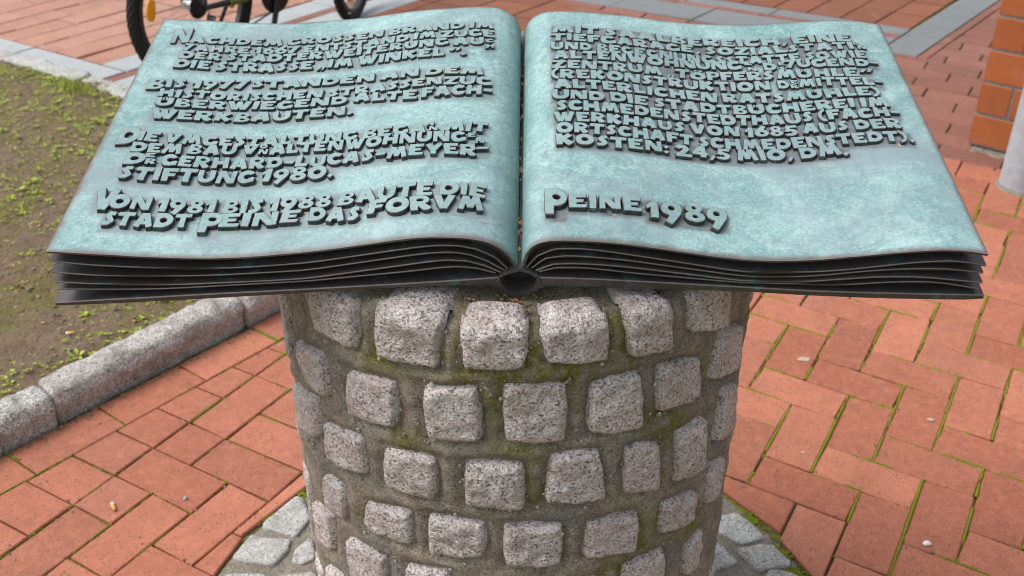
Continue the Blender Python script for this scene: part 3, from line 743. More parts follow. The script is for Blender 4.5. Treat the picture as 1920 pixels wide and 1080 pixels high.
for i in range(-4, 4):
    v0 = 1.30 + 2.03 * i; v1 = v0 + 2.03; e = .022
    q = [LEFT.w(ub(v0) + .03, v0 + e + .08), LEFT.w(ua(v0) - e, v0 + e - .03), LEFT.w(ua(v1) - e, v1 - e - .03), LEFT.w(ub(v1) + .03, v1 - e + .08)]
    herr.add(clip_half(q, *xleft))
    moss_strip(LEFT.w(ub(v0), v0 + .08), LEFT.w(ua(v0), v0), GL, .5)
herr.build()
tag(moss.build('joint_moss', M['moss'], None, True), 'bright green moss growing in the joints of the brick paving', 'moss', kind='stuff')

# ---- far paving: axes of the plaza bands
A50 = Vector((math.cos(R(50.5)), math.sin(R(50.5)))); N50 = Vector((-A50.y, A50.x))
D30 = Vector((.87, -.49)).normalized(); ND = Vector((.49, .87)).normalized()
D32 = Vector((.848, -.53)).normalized(); N32 = Vector((.53, .848)).normalized()
def at2(n1, c1, n2, c2):
    """intersection of the lines n1.p=c1 and n2.p=c2"""
    d = n1.x * n2.y - n1.y * n2.x
    return Vector(((c1 * n2.y - c2 * n1.y) / d, (n1.x * c2 - n2.x * c1) / d))
def quad(n1, a0, a1, n2, b0, b1):
    q = [at2(n1, a, n2, b) for a, b in ((a0, b0), (a1, b0), (a1, b1), (a0, b1))]
    q = [(p.x, p.y) for p in q]
    return q if poly_area(q) > 0 else q[::-1]

# running bond by the brick pillar
run = Paving('running_bond_paving', M['paver_right_far'], limit=250, bev=.003)
for k in range(0, 30):
    b0 = VT + k
    off = (k % 2) * 1.0 + random.uniform(-.25, .25)
    for i in range(-13, 14):
        a0 = 2 * i + off
        p = [RIGHT.w(a0 + .03, b0 + .022), RIGHT.w(a0 + 1.97, b0 + .022), RIGHT.w(a0 + 1.97, b0 + .978), RIGHT.w(a0 + .03, b0 + .978)]
        c = RIGHT.w(a0 + 1, b0 + .5)
        if c[0] < .3 or c[0] > 4.4: continue
        run.add(clip_half(p, -ND.x, -ND.y, -5.088))
        q = clip_half(p, ND.x, ND.y, 5.088)
        if q: run.add(clip_half(q, -N50.x, -N50.y, -1.540))
# soldier course along the band
for i in range(16):
    run.add(quad(N50, 1.545, 1.588, ND, 5.09 + i * .235, 5.318 + i * .235))
run.build(.0015, .012)

# terracotta tiles between the bands
tiles = Paving('tile_paving', M['tile'], 'tile', .03, .002, 290, 'tile_field')
y0 = 3.30
for i in range(-6, 16):
    for j in range(0, 10):
        a0, b0 = 1.78 + i * .236, 4.30 + j * .20
        if i >= 0 and a0 + .23 < 3.995 or True:
            q = quad(N50, a0 + .004, a0 + .230, ND, b0 + .004, b0 + .194)
            q = clip_half(q, -ND.x, -ND.y, -5.095); q = clip_half(q, -N50.x, -N50.y, -3.995) if q else q
            q = clip_half(q, -1, 0, -.285) if q and b0 < 4.5 else q
            if len(q) >= 3:
                cx = sum(p[0] for p in q) / len(q); cy = sum(p[1] for p in q) / len(q)
                la = RIGHT.inv(cx, cy)
                if cx < .3: tiles.add(q)
for i in range(0, 14):
    for j in range(0, 8):
        a0, b0 = 1.775 + i * .172, 5.50 + j * .235
        tiles.add(quad(N50, a0 + .003, a0 + .168, ND, b0 + .003, b0 + .230))
tiles.build(.001, .004)

# brick field behind the bicycle
fieldp = Paving('brick_field_paving', M['paver_far'], limit=200, bev=.004)
for k in range(0, 14):
    c0 = 4.431 + k * .151
    off = (k % 2) * .15 + random.uniform(-.05, .05)
    for i in range(-3, 14):
        b0 = 2.97 + off + i * .30 - .3
        q = quad(N50, c0 + .003, c0 + .147, N32, b0 + .0025, b0 + .2975)
        q = clip_half(q, N32.x, N32.y, 2.972)
        if len(q) >= 3: fieldp.add(q)
fieldp.build(.0018, .012)

# grey stone bands
bands = Paving('stone_band_paving', M['slab'], 'slab', .04, .003, 200, 'slab_field')
dband = Paving('dark_stone_band_paving', M['slab_dark'], 'slab', .04, .003, 200, 'slab_field')
brk = Paving('brick_strip_paving', M['paver_right_far'], 'brick', .04, .002, 200)
for i in range(0, 10):
    b = 2.975 + i * .62
    bands.add(quad(N50, 4.256, 4.423, N32, b + .004, b + .616))
    b = 2.83 + i * .66
    bands.add(quad(N50, 4.0, 4.192, N32, b + .004, b + .656))
for i in range(0, 28):
    b = 2.83 + i * .236
    brk.add(quad(N50, 4.198, 4.249, N32, b + .003, b + .233))
for i in range(0, 9):
    a = 4.256 + i * .62
    bands.add(quad(N50, a + .004, a + .616, N32, 2.832, 2.966))
for i in range(0, 6):
    a = 1.765 + i * .46
    q = quad(N50, a + .003, a + .457, ND, 5.10, 5.325)
    dband.add(clip_half(q, -N50.x, -N50.y, -3.99))
    if i == 0: dband.add(quad(N50, a + .003, a + .197, ND, 5.383, 5.488))
    q = quad(N50, a + .203, a + .657, ND, 5.383, 5.488)
    dband.add(clip_half(q, -N50.x, -N50.y, -3.99))
    for j in range(2):
        brk.add(clip_half(quad(N50, a + j * .23 + .002, a + j * .23 + .228, ND, 5.331, 5.377), -N50.x, -N50.y, -3.99))
for i in range(0, 9):
    b = 5.10 + i * .44
    dband.add(quad(N50, 1.594, 1.760, ND, b + .003, b + .437))
dband.build(.0012, .004); bands.build(.0012, .004); brk.build(.001, .006)

# ------------------------------------------------------------------ soil bed, kerbs, weeds
KN = Vector((-.752, .659)); KD = Vector((.659, .752))     # kerb normal (to the soil) and direction
def soil_h(x, y):
    d = KN.x * x + KN.y * y - 2.32; e = 2.75 - (N32.x * x + N32.y * y)
    base = .070 * min(1, max(0, e / 1.6)) + .008
    n = .018 * noise.noise((x * 3, y * 3, 0)) + .011 * noise.noise((x * 14, y * 14, 2)) + .0075 * noise.noise((x * 45, y * 45, 5)) + .004 * noise.noise((x * 110, y * 110, 8))
    if d < .06: n *= max(.25, d / .06)
    return base + n + .004
sv, sf, idx = [], [], {}
def soil_in(x, y): return KN.x * x + KN.y * y > 2.285 and N32.x * x + N32.y * y < 2.785 and x > -4.2
def soil_grid(x0, x1, y0, y1, st, cond):
    nx, ny = int(round((x1 - x0) / st)), int(round((y1 - y0) / st))
    base = {}
    for i in range(nx):
        for j in range(ny):
            cx, cy = x0 + (i + .5) * st, y0 + (j + .5) * st
            if not (soil_in(cx, cy) and cond(cx, cy)): continue
            q = []
            for (a, b) in ((i, j), (i + 1, j), (i + 1, j + 1), (i, j + 1)):
                if (a, b) not in base:
                    x, y = x0 + a * st, y0 + b * st
                    base[(a, b)] = len(sv); sv.append((x, y, soil_h(x, y)))
                q.append(base[(a, b)])
            sf.append(tuple(q))
inn = lambda x, y: -2.6 < x < -.6 and 1.8 < y < 4.7
soil_grid(-2.6, -.6, 1.8, 4.7, .0125, lambda x, y: True)
soil_grid(-4.2, .2, .4, 6.0, .05, lambda x, y: not inn(x, y))
soil = mesh_obj('soil_bed', sv, sf, M['soil'], None, None, True)
tag(soil, kind='structure')

def rough_kerb_geo(L, W, H, seed, seg=60, amp=.0062):
    """a hand-split granite kerb stone lying along x, front face at y=0, back at y=W"""
    prof = []
    r = .022
    for (y, z) in ((.016, -.05), (.012, .0), (.010, .25 * H), (.005, .5 * H), (.001, .72 * H)): prof.append((y, z))
    for k in range(5):
        t = k / 4 * math.pi / 2; prof.append((.006 + r - r * math.cos(t), H - r + r * math.sin(t)))
    for k in range(1, 5): prof.append((.006 + r + (W - 2 * r) * k / 4, H + .001))
    for k in range(1, 4):
        t = k / 3 * math.pi / 2; prof.append((W - r + r * math.sin(t), H - r + r * math.cos(t)))
    prof.append((W, 0)); prof.append((W, -.05))
    v, f = [], []; n = len(prof)
    for i in range(seg + 1):
        s = i / seg; x = s * L
        endr = min(1, min(s, 1 - s) * L / .014)
        sh = 1 - .13 * (1 - endr) ** 2
        for (y, z) in prof:
            p = Vector((x, y * 1, z))
            k1 = noise.noise((x * 9 + seed, y * 9, z * 9)); k2 = noise.noise((x * 34 + seed, y * 34, z * 34)); k3 = noise.noise((x * 95, y * 95, z * 95 + seed))
            dd = amp * (1.2 * k1 + .8 * k2 + .45 * k3)
            yc, zc = W / 2, H / 2
            d = Vector((0, (y - yc), (z - zc)))
            if d.length > 0: d.normalize()
            q = Vector((x, yc + (y - yc) * sh, zc + (z - zc) * (sh if z > 0 else 1))) + d * dd
            v.append(q)
    for i in range(seg):
        for k in range(n - 1):
            f.append((i * n + k, (i + 1) * n + k, (i + 1) * n + k + 1, i * n + k + 1))
    f.append(tuple(range(n))); f.append(tuple(seg * n + k for k in range(n))[::-1])
    return v, f
kroot = tag(empty('kerb'), kind='structure')
for i, (a, b) in enumerate(((-.9, -.31), (-.31, .245), (.245, .826), (.832, 1.407), (1.413, 1.98))):
    v, f = rough_kerb_geo(b - a, .098, .092 + .004 * math.sin(i * 2.1), i * 7.3)
    o = mesh_obj('kerb_stone', v, f, M['kerb'], kroot, None, True)
    p = KD * a + KN * 2.228
    o.location = (p.x, p.y, 0); o.rotation_euler = (0, 0, math.atan2(KD.y, KD.x) + (.012 if i % 2 else -.008))
kroot2 = tag(empty('border_stone_edging'), kind='structure')
for i in range(6):
    L = .42 + .1 * math.sin(i * 3.7)
    v, f = rough_kerb_geo(.50, .105, .030 + .008 * math.sin(i * 1.9), 90 + i * 5.1, 30, .010)
    o = mesh_obj('edging_stone', v, f, M['granite_pale'], kroot2, None, True)
    p = D32 * (-4.95 + i * .505) + N32 * 2.728
    o.location = (p.x, p.y, -.004); o.rotation_euler = (0, 0, math.atan2(D32.y, D32.x))

# weeds, twigs, crumbs
rng = random.Random(5)
weeds, litter, clods = MB(), MB(), MB()
def leaf_geo(c, d, up, l, w):
    s = d.cross(up).normalized()
    a = c; b = c + d * (l * .45) + up * (l * .14) + s * (w * .5); e = c + d * (l * .45) + up * (l * .14) - s * (w * .5)
    t = c + d * l + up * (l * .02); m = c + d * (l * .5) + up * (l * .06)
    return [a, b, t, e, m], [(0, 4, 1), (1, 4, 2), (2, 4, 3), (3, 4, 0)]
def weed_density(x, y):
    d = KN.x * x + KN.y * y - 2.31; e = 2.76 - (N32.x * x + N32.y * y)
    k = noise.noise((x * 2.3, y * 2.3, 4)) * .5 + noise.noise((x * 7, y * 7, 1)) * .5
    v = .05 + max(0, k - .04) * 2.2
    if d < .16: v += 1.1 * (1 - d / .16) * (.4 + max(0, k + .25))
    if e < .9: v += .55 * (1 - e / .9) * (k > -.15)
    return v
cnt = 0
while cnt < 5200:
    x, y = rng.uniform(-2.55, -.55), rng.uniform(1.95, 4.6)
    if not soil_in(x, y) or KN.x * x + KN.y * y < 2.33: continue
    if rng.random() > weed_density(x, y): continue
    cnt += 1
    z = soil_h(x, y)
    big = rng.random()
    n = rng.randint(3, 7); sz = rng.uniform(.003, .0075) * (1.5 if KN.x * x + KN.y * y < 2.45 and rng.random() < .5 else 1) * (1.0 + .9 * (big > .88)) * (1 + .12 * max(0, y - 2.5))
    for k in range(n):
        t = 2 * math.pi * k / n + rng.uniform(-.5, .5)
        d = Vector((math.cos(t), math.sin(t), rng.uniform(.1, .9))).normalized()
        up = Vector((-d.x * .4, -d.y * .4, 1)).normalized()
        v, f = leaf_geo(Vector((x, y, z + .001)) + d * sz * .25, d, up, sz * rng.uniform(.8, 1.4), sz * rng.uniform(.55, .85))
        weeds.add(v, f)
# tufts of grass by the far edge
for (gx, gy) in ((-1.86, 4.33), (-1.80, 4.28), (-1.92, 4.36)):
    for k in range(60):
        x, y = gx + rng.gauss(0, .035), gy + rng.gauss(0, .02); z = soil_h(x, y) if soil_in(x, y) else .01
        t = rng.uniform(0, 6.3); h = rng.uniform(.03, .07)
        d = Vector((math.cos(t) * .5, math.sin(t) * .5, 1)).normalized(); s = Vector((-math.sin(t), math.cos(t), 0)) * .0018
        p = Vector((x, y, z)); weeds.add([p - s, p + s, p + d * h], [(0, 1, 2)])
for k in range(900):
    x, y = rng.uniform(-2.5, -.6), rng.uniform(1.95, 4.5)
    if not soil_in(x, y) or KN.x * x + KN.y * y < 2.33: continue
    z = soil_h(x, y) + .002; t = rng.uniform(0, 6.3)
    if rng.random() < .6:
        l = rng.uniform(.008, .03)
        d = Vector((math.cos(t), math.sin(t), rng.uniform(-.05, .2))); v, f = tube_geo([Vector((x, y, z)), Vector((x, y, z)) + d * l * .5, Vector((x, y, z)) + d * l + Vector((0, 0, -.001))], .0008, 4)
        litter.add(v, f, 0)
    else:
        d = Vector((math.cos(t), math.sin(t), .1)).normalized(); l = rng.uniform(.006, .016)
        v, f = leaf_geo(Vector((x, y, z)), d, Vector((rng.uniform(-.3, .3), rng.uniform(-.3, .3), 1)).normalized(), l, l * .55)
        litter.add(v, f, 1 if rng.random() < .25 else 0)
def clod_geo(c, r, sd):
    v = []
    for (a, b, d) in ((0, 0, 1), (1, 0, 0), (0, 1, 0), (-1, 0, 0), (0, -1, 0), (.7, .7, .6), (-.7, .7, .6), (-.7, -.7, .6), (.7, -.7, .6)):
        k = r * (1 + .35 * noise.noise((a * 2 + sd, b * 2, d * 2)))
        v.append((c[0] + a * k, c[1] + b * k, c[2] + d * k * .7))
    return v, [(0, 5, 6), (0, 6, 7), (0, 7, 8), (0, 8, 5), (1, 2, 5), (2, 6, 5), (2, 3, 6), (3, 7, 6), (3, 4, 7), (4, 8, 7), (4, 1, 8), (1, 5, 8)]
for k in range(15000):
    x, y = rng.uniform(-2.5, -.6), rng.uniform(1.95, 4.6)
    if not soil_in(x, y) or KN.x * x + KN.y * y < 2.325: continue
    v, f = clod_geo((x, y, soil_h(x, y) - .001), rng.choice((1, 1, 1, 1.6)) * rng.uniform(.0014, .0048), k * 1.7); clods.add(v, f, rng.choice((0, 0, 0, 0, 1, 2)))
tag(weeds.build('low_weeds', M['weed']), 'small bright green weeds scattered over the brown soil', 'weeds', kind='stuff')
tag(litter.build('plant_litter', [M['litter'], M['rust_leaf']]), 'dry twigs and leaf scraps lying on the soil', 'litter', kind='stuff')
pg_ = MB()
for k in range(1500):
    if rng.random() < .5:
        lat, (a, b) = RIGHT, (rng.uniform(-1, 8), rng.uniform(-3, 14))
    else:
        lat, (a, b) = LEFT, (rng.uniform(-2, 6), rng.uniform(-5, 6))
    if rng.random() < .75:
        if rng.random() < .5: a = round(a) + rng.gauss(0, .05)
        else: b = round(b) + rng.gauss(0, .05)
    x, y = lat.w(a, b)
    if math.hypot(x - RING_C[0], y - RING_C[1]) < RING_R or KN.x * x + KN.y * y > 2.235: continue
    v, f = clod_geo((x, y, -.0005), rng.choice((1, 1, 1, 2)) * rng.uniform(.0006, .0016), k); pg_.add(v, f, rng.choice((0, 0, 1, 2)))
for k in range(700):
    t = rng.uniform(.1, 2.0); p = KD * t + KN * (2.228 - abs(rng.gauss(0, .014)))
    v, f = clod_geo((p.x, p.y, -.002), rng.uniform(.0012, .0042), k); pg_.add(v, f, rng.choice((0, 0, 0, 2, 3)))
tag(pg_.build('paving_grit', [M['soil'], M['rubble'], M['litter'], M['moss']]), 'grit and leaf crumbs lying along the paving joints and the foot of the kerb', 'grit', kind='stuff')
tag(clods.build('soil_crumbs', [M['soil'], M['litter'], M['rubble']]), 'crumbs of brown earth lying on the soil bed', 'soil', kind='stuff')

# ------------------------------------------------------------------ cobble apron round the pedestal
def chaikin(p, n=2):
    for _ in range(n):
        q = []
        for i in range(len(p)):
            a, b = Vector(p[i]), Vector(p[(i + 1) % len(p)])
            q += [a * .90 + b * .10, a * .10 + b * .90]
        p = q
    return p
def flat_stone(poly, ztop, seed, z0=-.03):
    if poly_area(poly) < 0: poly = poly[::-1]
    pc = sum((Vector(q) for q in poly), Vector((0, 0))) / len(poly)
    p = chaikin([pc + (Vector(q) - pc) * 1.07 for q in poly], 2); n = len(p)
    c = sum((Vector(q) for q in p), Vector((0, 0))) / n
    v, f = [], []
    rings = [(1.0, z0), (1.0, ztop - .006), (.985, ztop - .0015), (.95, ztop), (.70, ztop + .0005), (.40, ztop + .001)]
    for s, z in rings:
        for q in p:
            x, y = c + (q - c) * s
            k = .0026 * noise.noise((x * 45 + seed, y * 45, z * 30)) + .0018 * noise.noise((x * 120, y * 120, seed))
            v.append((x + k * .8, y - k * .6, z + (k * 1.2 if z > 0 else 0)))
    for r in range(len(rings) - 1):
        for i in range(n):
            j = (i + 1) % n
            f.append((r * n + i, r * n + j, (r + 1) * n + j, (r + 1) * n + i))
    f.append(tuple((len(rings) - 1) * n + i for i in range(n)))
    return v, f
apron = tag(empty('cobble_apron', (RING_C[0], RING_C[1], 0)), kind='structure')
av, af = [], []
nr, na = 14, 150
for i in range(nr + 1):
    r = .30 + (RING_R - .004 - .30) * i / nr
    for k in range(na):
        t = 2 * math.pi * k / na
        x, y = r * math.cos(t), r * math.sin(t)
        z = .0035 * noise.noise((x * 11, y * 11, 7)) + .0025 * noise.noise((x * 40, y * 40, 7)) - .004
        if i == nr: z -= .006
        av.append((x, y, z + .012 * max(0, 1 - (r - .35) / .03) if r > .35 else z))
for i in range(nr):
    for k in range(na):
        l = (k + 1) % na
        af.append((i * na + k, i * na + l, (i + 1) * na + l, (i + 1) * na + k))
mesh_obj('mortar_bed', av, af, M['mortar_bed'], apron, None, True)
cents = []
def apron_stone(poly, zt, sd):
    v, f = flat_stone(poly, zt, sd)
    v = [(a - RING_C[0], b - RING_C[1], c) for a, b, c in v]
    mesh_obj('cobble', v, f, M['granite_pale'], apron, None, True)
for i, p in enumerate(RING_STONES):
    cents.append((sum(q[0] for q in p) / len(p), sum(q[1] for q in p) / len(p)))
    apron_stone([tuple(q) for q in p], .0045 + .002 * math.sin(i * 2.3), i * 3.1)
for (r0, r1, n, o) in ((.385, .495, 24, 0), (.515, .630, 30, .07)):
    for k in range(n):
        t0 = 2 * math.pi * k / n + o; t1 = t0 + 2 * math.pi / n * .84
        p = []
        for (r, t) in ((r0, t0), (r1, t0), (r1, t1), (r0, t1)):
            rr, tt = r + random.uniform(-.012, .012), t + random.uniform(-.025, .025)
            p.append((RING_C[0] + rr * math.cos(tt), RING_C[1] + rr * math.sin(tt)))
        c = (sum(q[0] for q in p) / 4, sum(q[1] for q in p) / 4)
        if min(math.hypot(c[0] - a, c[1] - b) for a, b in cents) < .105: continue
        apron_stone(p, .0045 + random.uniform(-.002, .003), 50 + k)
rim = MB()
for k in range(150):                                   # moss and crumbs along the outer rim of the apron
    t = random.uniform(0, 2 * math.pi); r = RING_R - random.uniform(-.004, .02)
    v, f = clod_geo((RING_C[0] + r * math.cos(t), RING_C[1] + r * math.sin(t), -.008), random.uniform(.002, .005), k); rim.add(v, f)
for (mx, my) in ((.583, 1.655), (.53, 1.76), (-.555, 1.77), (-.49, 1.845), (.50, 1.72), (.60, 1.60)):
    for k in range(120):
        v, f = clod_geo((mx + random.gauss(0, .013), my + random.gauss(0, .013), -.006), random.uniform(.0015, .004), k); rim.add(v, f)
tag(rim.build('apron_moss', M['moss'], None, True), 'mossy crumbs along the rim of the cobble apron', 'moss', kind='stuff')

# ------------------------------------------------------------------ stone pedestal
PC, PR = (.006, 1.42), .3540
def top_z(y): return .984 + (y - 1.127) * .209
ped = empty('stone_pedestal', (PC[0], PC[1], 0))
tag(ped, 'round pedestal of grey granite cobbles set in mossy mortar', 'pedestal')
MOSS_PTS = [(3.5, .985, .035), (3.5, .96, .04), (3.6, .93, .045), (20.5, .985, .03), (2, .955, .10), (-4, .915, .09), (12, .95, .06), (20, .97, .05), (24, .93, .05), (34, .80, .05), (36, .775, .05), (-24, .765, .05), (-22, .93, .05), (-30, .905, .04),
            (29, .56, .06), (24, .535, .07), (33, .60, .05), (50, .845, .035), (0, .80, .05), (-2, .87, .06), (4, .72, .05), (-41, .59, .03), (10, .905, .06), (-12, .90, .05), (46, .70, .04), (-19, .985, .03), (48, .54, .05)]
def moss_at(th, z):
    m = 0
    for a, b, r in MOSS_PTS:
        d = math.hypot(R(th - a) * PR, z - b); m = max(m, 1.15 - d / r)
    return max(0., min(1., m))
def cylp(th, z, r):
    t = R(th); return (r * math.sin(t), -r * math.cos(t), z)
mv, mf, mm = [], [], []
NTH, NZ = 360, 190
_pr = [[(R(p[0]) * PR, p[1]) for p in c] for c in COLUMN_STONES]
_gt = (np.arange(NTH) * 360. / NTH + 180) % 360 - 180
def groove(zs):
    """distance from each mortar vertex to the nearest cobble outline"""
    X = np.radians(_gt) * PR; D = np.full(NTH, 1.0)
    for c in _pr:
        cx = sum(p[0] for p in c) / 4; cz = sum(p[1] for p in c) / 4
        sel = np.where((np.abs(X - cx) < .10) & (np.abs(zs - cz) < .12))[0]
        if not len(sel): continue
        px, pz = X[sel], zs[sel]; d = np.full(len(sel), 9.); ins = np.ones(len(sel), bool); sgn = 1 if poly_area(c) > 0 else -1
        for i in range(4):
            a, b = c[i], c[(i + 1) % 4]; ex, ez = b[0] - a[0], b[1] - a[1]; l2 = ex * ex + ez * ez + 1e-12
            t = np.clip(((px - a[0]) * ex + (pz - a[1]) * ez) / l2, 0, 1)
            d = np.minimum(d, np.hypot(px - a[0] - t * ex, pz - a[1] - t * ez))
            ins &= sgn * (ex * (pz - a[1]) - ez * (px - a[0])) >= 0
        D[sel] = np.minimum(D[sel], np.where(ins, 0, d))
    return D
_zt = np.array([top_z(PC[1] - PR * math.cos(R(360 * k / NTH))) for k in range(NTH)])
for i in range(NZ + 1):
    GD = groove(-.02 + (_zt + .02) * i / NZ)
    for k in range(NTH):
        th = 360 * k / NTH
        zt = top_z(PC[1] - PR * math.cos(R(th)))
        z = -.02 + (zt + .02) * i / NZ
        x, y, _ = cylp(th, z, PR)
        r = PR - .0018 + .0046 * noise.noise((x * 13, y * 13, z * 13)) + .0024 * noise.noise((x * 38, y * 38, z * 38)) + .0014 * noise.noise((x * 110, y * 110, z * 110)) + .004 * (abs(noise.noise((x * 17, y * 17, z * 26 + 4))) - .25)
        gd = max(0, GD[k] - .004)
        r += .0035 * min(1, gd / .014) - .0045 * math.exp(-gd / .0028)
        d = zt - z
        if d < .03: r -= .012 * (1 - d / .03) ** 2
        if z < .03: r += .02 * (1 - z / .03) ** 2
        mv.append(cylp(th, z, r)); mm.append(moss_at((th + 180) % 360 - 180, z))
for i in range(NZ):
    for k in range(NTH):
        l = (k + 1) % NTH
        mf.append((i * NTH + k, i * NTH + l, (i + 1) * NTH + l, (i + 1) * NTH + k))
base = len(mv)
for s in (.93, .6, .25):
    for k in range(NTH):
        th = 360 * k / NTH; r = PR * s
        x, y, _ = cylp(th, 0, r); z = top_z(y + PC[1]) - (.004 if s < .9 else .002) + .004 * noise.noise((x * 30, y * 30, 1))
        mv.append((x, y, z)); mm.append(.3)
for q in range(3):
    a = NZ * NTH if q == 0 else base + (q - 1) * NTH
    b = base + q * NTH
    for k in range(NTH):
        l = (k + 1) % NTH; mf.append((a + k, a + l, b + l, b + k))
mf.append(tuple(base + 2 * NTH + k for k in range(NTH)))
mo = mesh_obj('mortar', mv, mf, M['mortar'], ped, None, True)
at = mo.data.attributes.new('moss', 'FLOAT', 'POINT'); at.data.foreach_set('value', mm)
grit = MB(); gr_ = random.Random(8)
for k in range(2600):
    th = gr_.uniform(-95, 95); z = gr_.uniform(.35, .97) if gr_.random() < .9 else gr_.uniform(.0, .35)
    rr = PR - .0005 + gr_.uniform(-.001, .0015); c = cylp(th, z, rr); s = gr_.choice((1, 1, 1, 1.7)) * gr_.uniform(.0009, .0022)
    q = Matrix.Rotation(R(th), 3, 'Z') @ Matrix.Rotation(R(90), 3, 'X')
    v, f = clod_geo((0, 0, 0), s, k); grit.add([q @ Vector(p) + Vector(c) for p in v], f, gr_.choice((0, 0, 1)))
tag(grit.build('mortar_grit', [M['mortar_bed'], M['granite_pale']], ped), kind='stuff')

def cobble(corners, proud, seed, top=False, n=17, back=.060):
    """one hand-split cobble bedded in the mortar; corners (angle, height) TL, TR, BR, BL"""
    cc = sum((Vector(c) for c in corners), Vector((0, 0))) / 4
    TL, TR, BR, BL = [cc + (Vector(c) - cc) * 1.085 for c in corners]
    v, f, ms = [], [], []
    nb = n + (7 if top else 0)
    rs = random.Random(seed)
    ov = [1 + rs.uniform(-.06, .06) for _ in range(8)]
    for j in range(nb):
        jb = min(j, n - 1); b = -1 + 2 * jb / (n - 1)
        ext = max(0, j - (n - 1)) / 7
        for i in range(n):
            a = -1 + 2 * i / (n - 1)
            ra = a * math.sqrt(max(0, 1 - .16 * b * b)) if not top or b < 0 else a * (1 - .03 * b)
            rb = b * math.sqrt(max(0, 1 - .16 * a * a)) if not top or b < 0 else b * math.sqrt(max(0, 1 - .10 * a * a))
            ang = math.atan2(rb, ra); wob = 1 + .055 * noise.noise((math.cos(ang) * 2.1 + seed, math.sin(ang) * 2.1, seed * .37))
            ra *= wob; rb *= wob if not (top and b > .6) else 1
            p = (BL * (1 - (ra + 1) / 2) + BR * ((ra + 1) / 2)) * (1 - (rb + 1) / 2) + (TL * (1 - (ra + 1) / 2) + TR * ((ra + 1) / 2)) * ((rb + 1) / 2)
            e = max(abs(a), abs(b) if not top or b < 0 else 0)
            x, y, z = cylp(p.x, p.y, PR)
            ro = .0034 * noise.noise((x * 24 + seed, y * 24, z * 24)) + .0040 * noise.noise((x * 62, y * 62, z * 62 + seed)) + .0018 * noise.noise((x * 150, y * 150, z * 150 + seed))
            r = PR - .012 + (proud + .012) * (1 - e ** 16) + ro * (1 - e ** 4 * .6)
            zz = p.y
            if top and b > .55:
                k = (b - .55) / .45; r -= .010 * k * k; 
            if ext > 0:
                r = r - .008 - ext * back; zz = p.y + .004 * min(1, ext * 3) + .002 * ext + ro * .6 - .012 * e ** 6
            v.append(cylp(p.x, zz, r)); ms.append(.55 * moss_at(p.x, zz))
    for j in range(nb - 1):
        for i in range(n - 1):
            f.append((j * n + i, j * n + i + 1, (j + 1) * n + i + 1, (j + 1) * n + i))
    o = mesh_obj('cobble', v, f, M['granite'], ped, None, True)
    at = o.data.attributes.new('moss', 'FLOAT', 'POINT'); at.data.foreach_set('value', ms)
    return o
stones = []
for i, c in enumerate(COLUMN_STONES):
    c = [list(p) for p in c]
    if i < 7:
        for k in (0, 1):
            y = PC[1] - PR * math.cos(R(c[k][0])); c[k][1] = min(.985, top_z(y) - .006) if i in (0, 1, 6) else min(c[k][1], .986)
    stones.append(c)
    cobble(c, .0045 + .002 * (i < 7) + .0025 * abs(math.sin(i * 1.7)), 3.7 * i + 1, top=(1 <= i <= 6), back=.030 if i in (3, 4) else .060)
def taken(t, z):
    return any(min(p[0] for p in c) - 4 < t < max(p[0] for p in c) + 4 and min(p[1] for p in c) - .018 < z < max(p[1] for p in c) + .018 for c in stones)
rc = random.Random(3)
for row, zc in enumerate((.93, .845, .735, .62, .505, .40, .295, .19, .085)):
    hgt = .078
    for k in range(20):
        th = -180 + 18 * k + (9 if row % 2 else 0) + rc.uniform(-1.5, 1.5)
        y = PC[1] - PR * math.cos(R(th))
        z = zc + (y - 1.07) * .16 * max(0, (zc - .55) / .4)
        if abs(th) < 82 and zc > .44: 
            if taken(th, z) or abs(th) < 58: continue
        if any(abs(((th - sum(p[0] for p in c) / 4 + 180) % 360) - 180) < 13 and abs(z - sum(p[1] for p in c) / 4) < .085 for c in stones): continue
        w = rc.uniform(5.4, 6.8); h = hgt / 2 * rc.uniform(.88, 1.1); j = lambda s: rc.uniform(-s, s)
        c = [(th - w + j(.9), z + h + j(.006)), (th + w + j(.9), z + h + j(.006)), (th + w + j(.9), z - h + j(.006)), (th - w + j(.9), z - h + j(.006))]
        stones.append([list(p) for p in c])
        cobble(c, .005, 200 + row * 30 + k)

# ------------------------------------------------------------------ bronze book
Of, L = Vector(BOOK_O), BOOK_L
E1 = Vector((math.cos(YAW), -math.sin(YAW), 0)); E2 = Vector((math.cos(TILT) * math.sin(YAW), math.cos(TILT) * math.cos(YAW), math.sin(TILT))); E3 = E1.cross(E2)
book = empty('bronze_book', Of)
book.rotation_euler = Matrix((E1, E2, E3)).transposed().to_euler()
tag(book, 'large open bronze book with green patina and raised German lettering', 'sculpture')
PAGES = {'l': (np.array(NEAR_LEFT), np.array(FAR_LEFT)), 'r': (np.array(NEAR_RIGHT), np.array(FAR_RIGHT))}
def page_pt(k, t, q):
    A, B = PAGES[k]; n = len(A); x = t * (n - 1)
    i = int(max(0, min(n - 2, math.floor(x)))); r = x - i; f = q / L
    a = A[i] * (1 - r) + A[i + 1] * r; b = B[i] * (1 - r) + B[i + 1] * r
    return a * (1 - f) + b * f
def page_surf(k, t, q, h=0.0):
    p = page_pt(k, t, q); d = page_pt(k, min(1, t + .012), q) - page_pt(k, max(0, t - .012), q)
    d /= np.linalg.norm(d)
    return (p[0] - d[1] * h, q, p[1] + d[0] * h)
ARC = .588
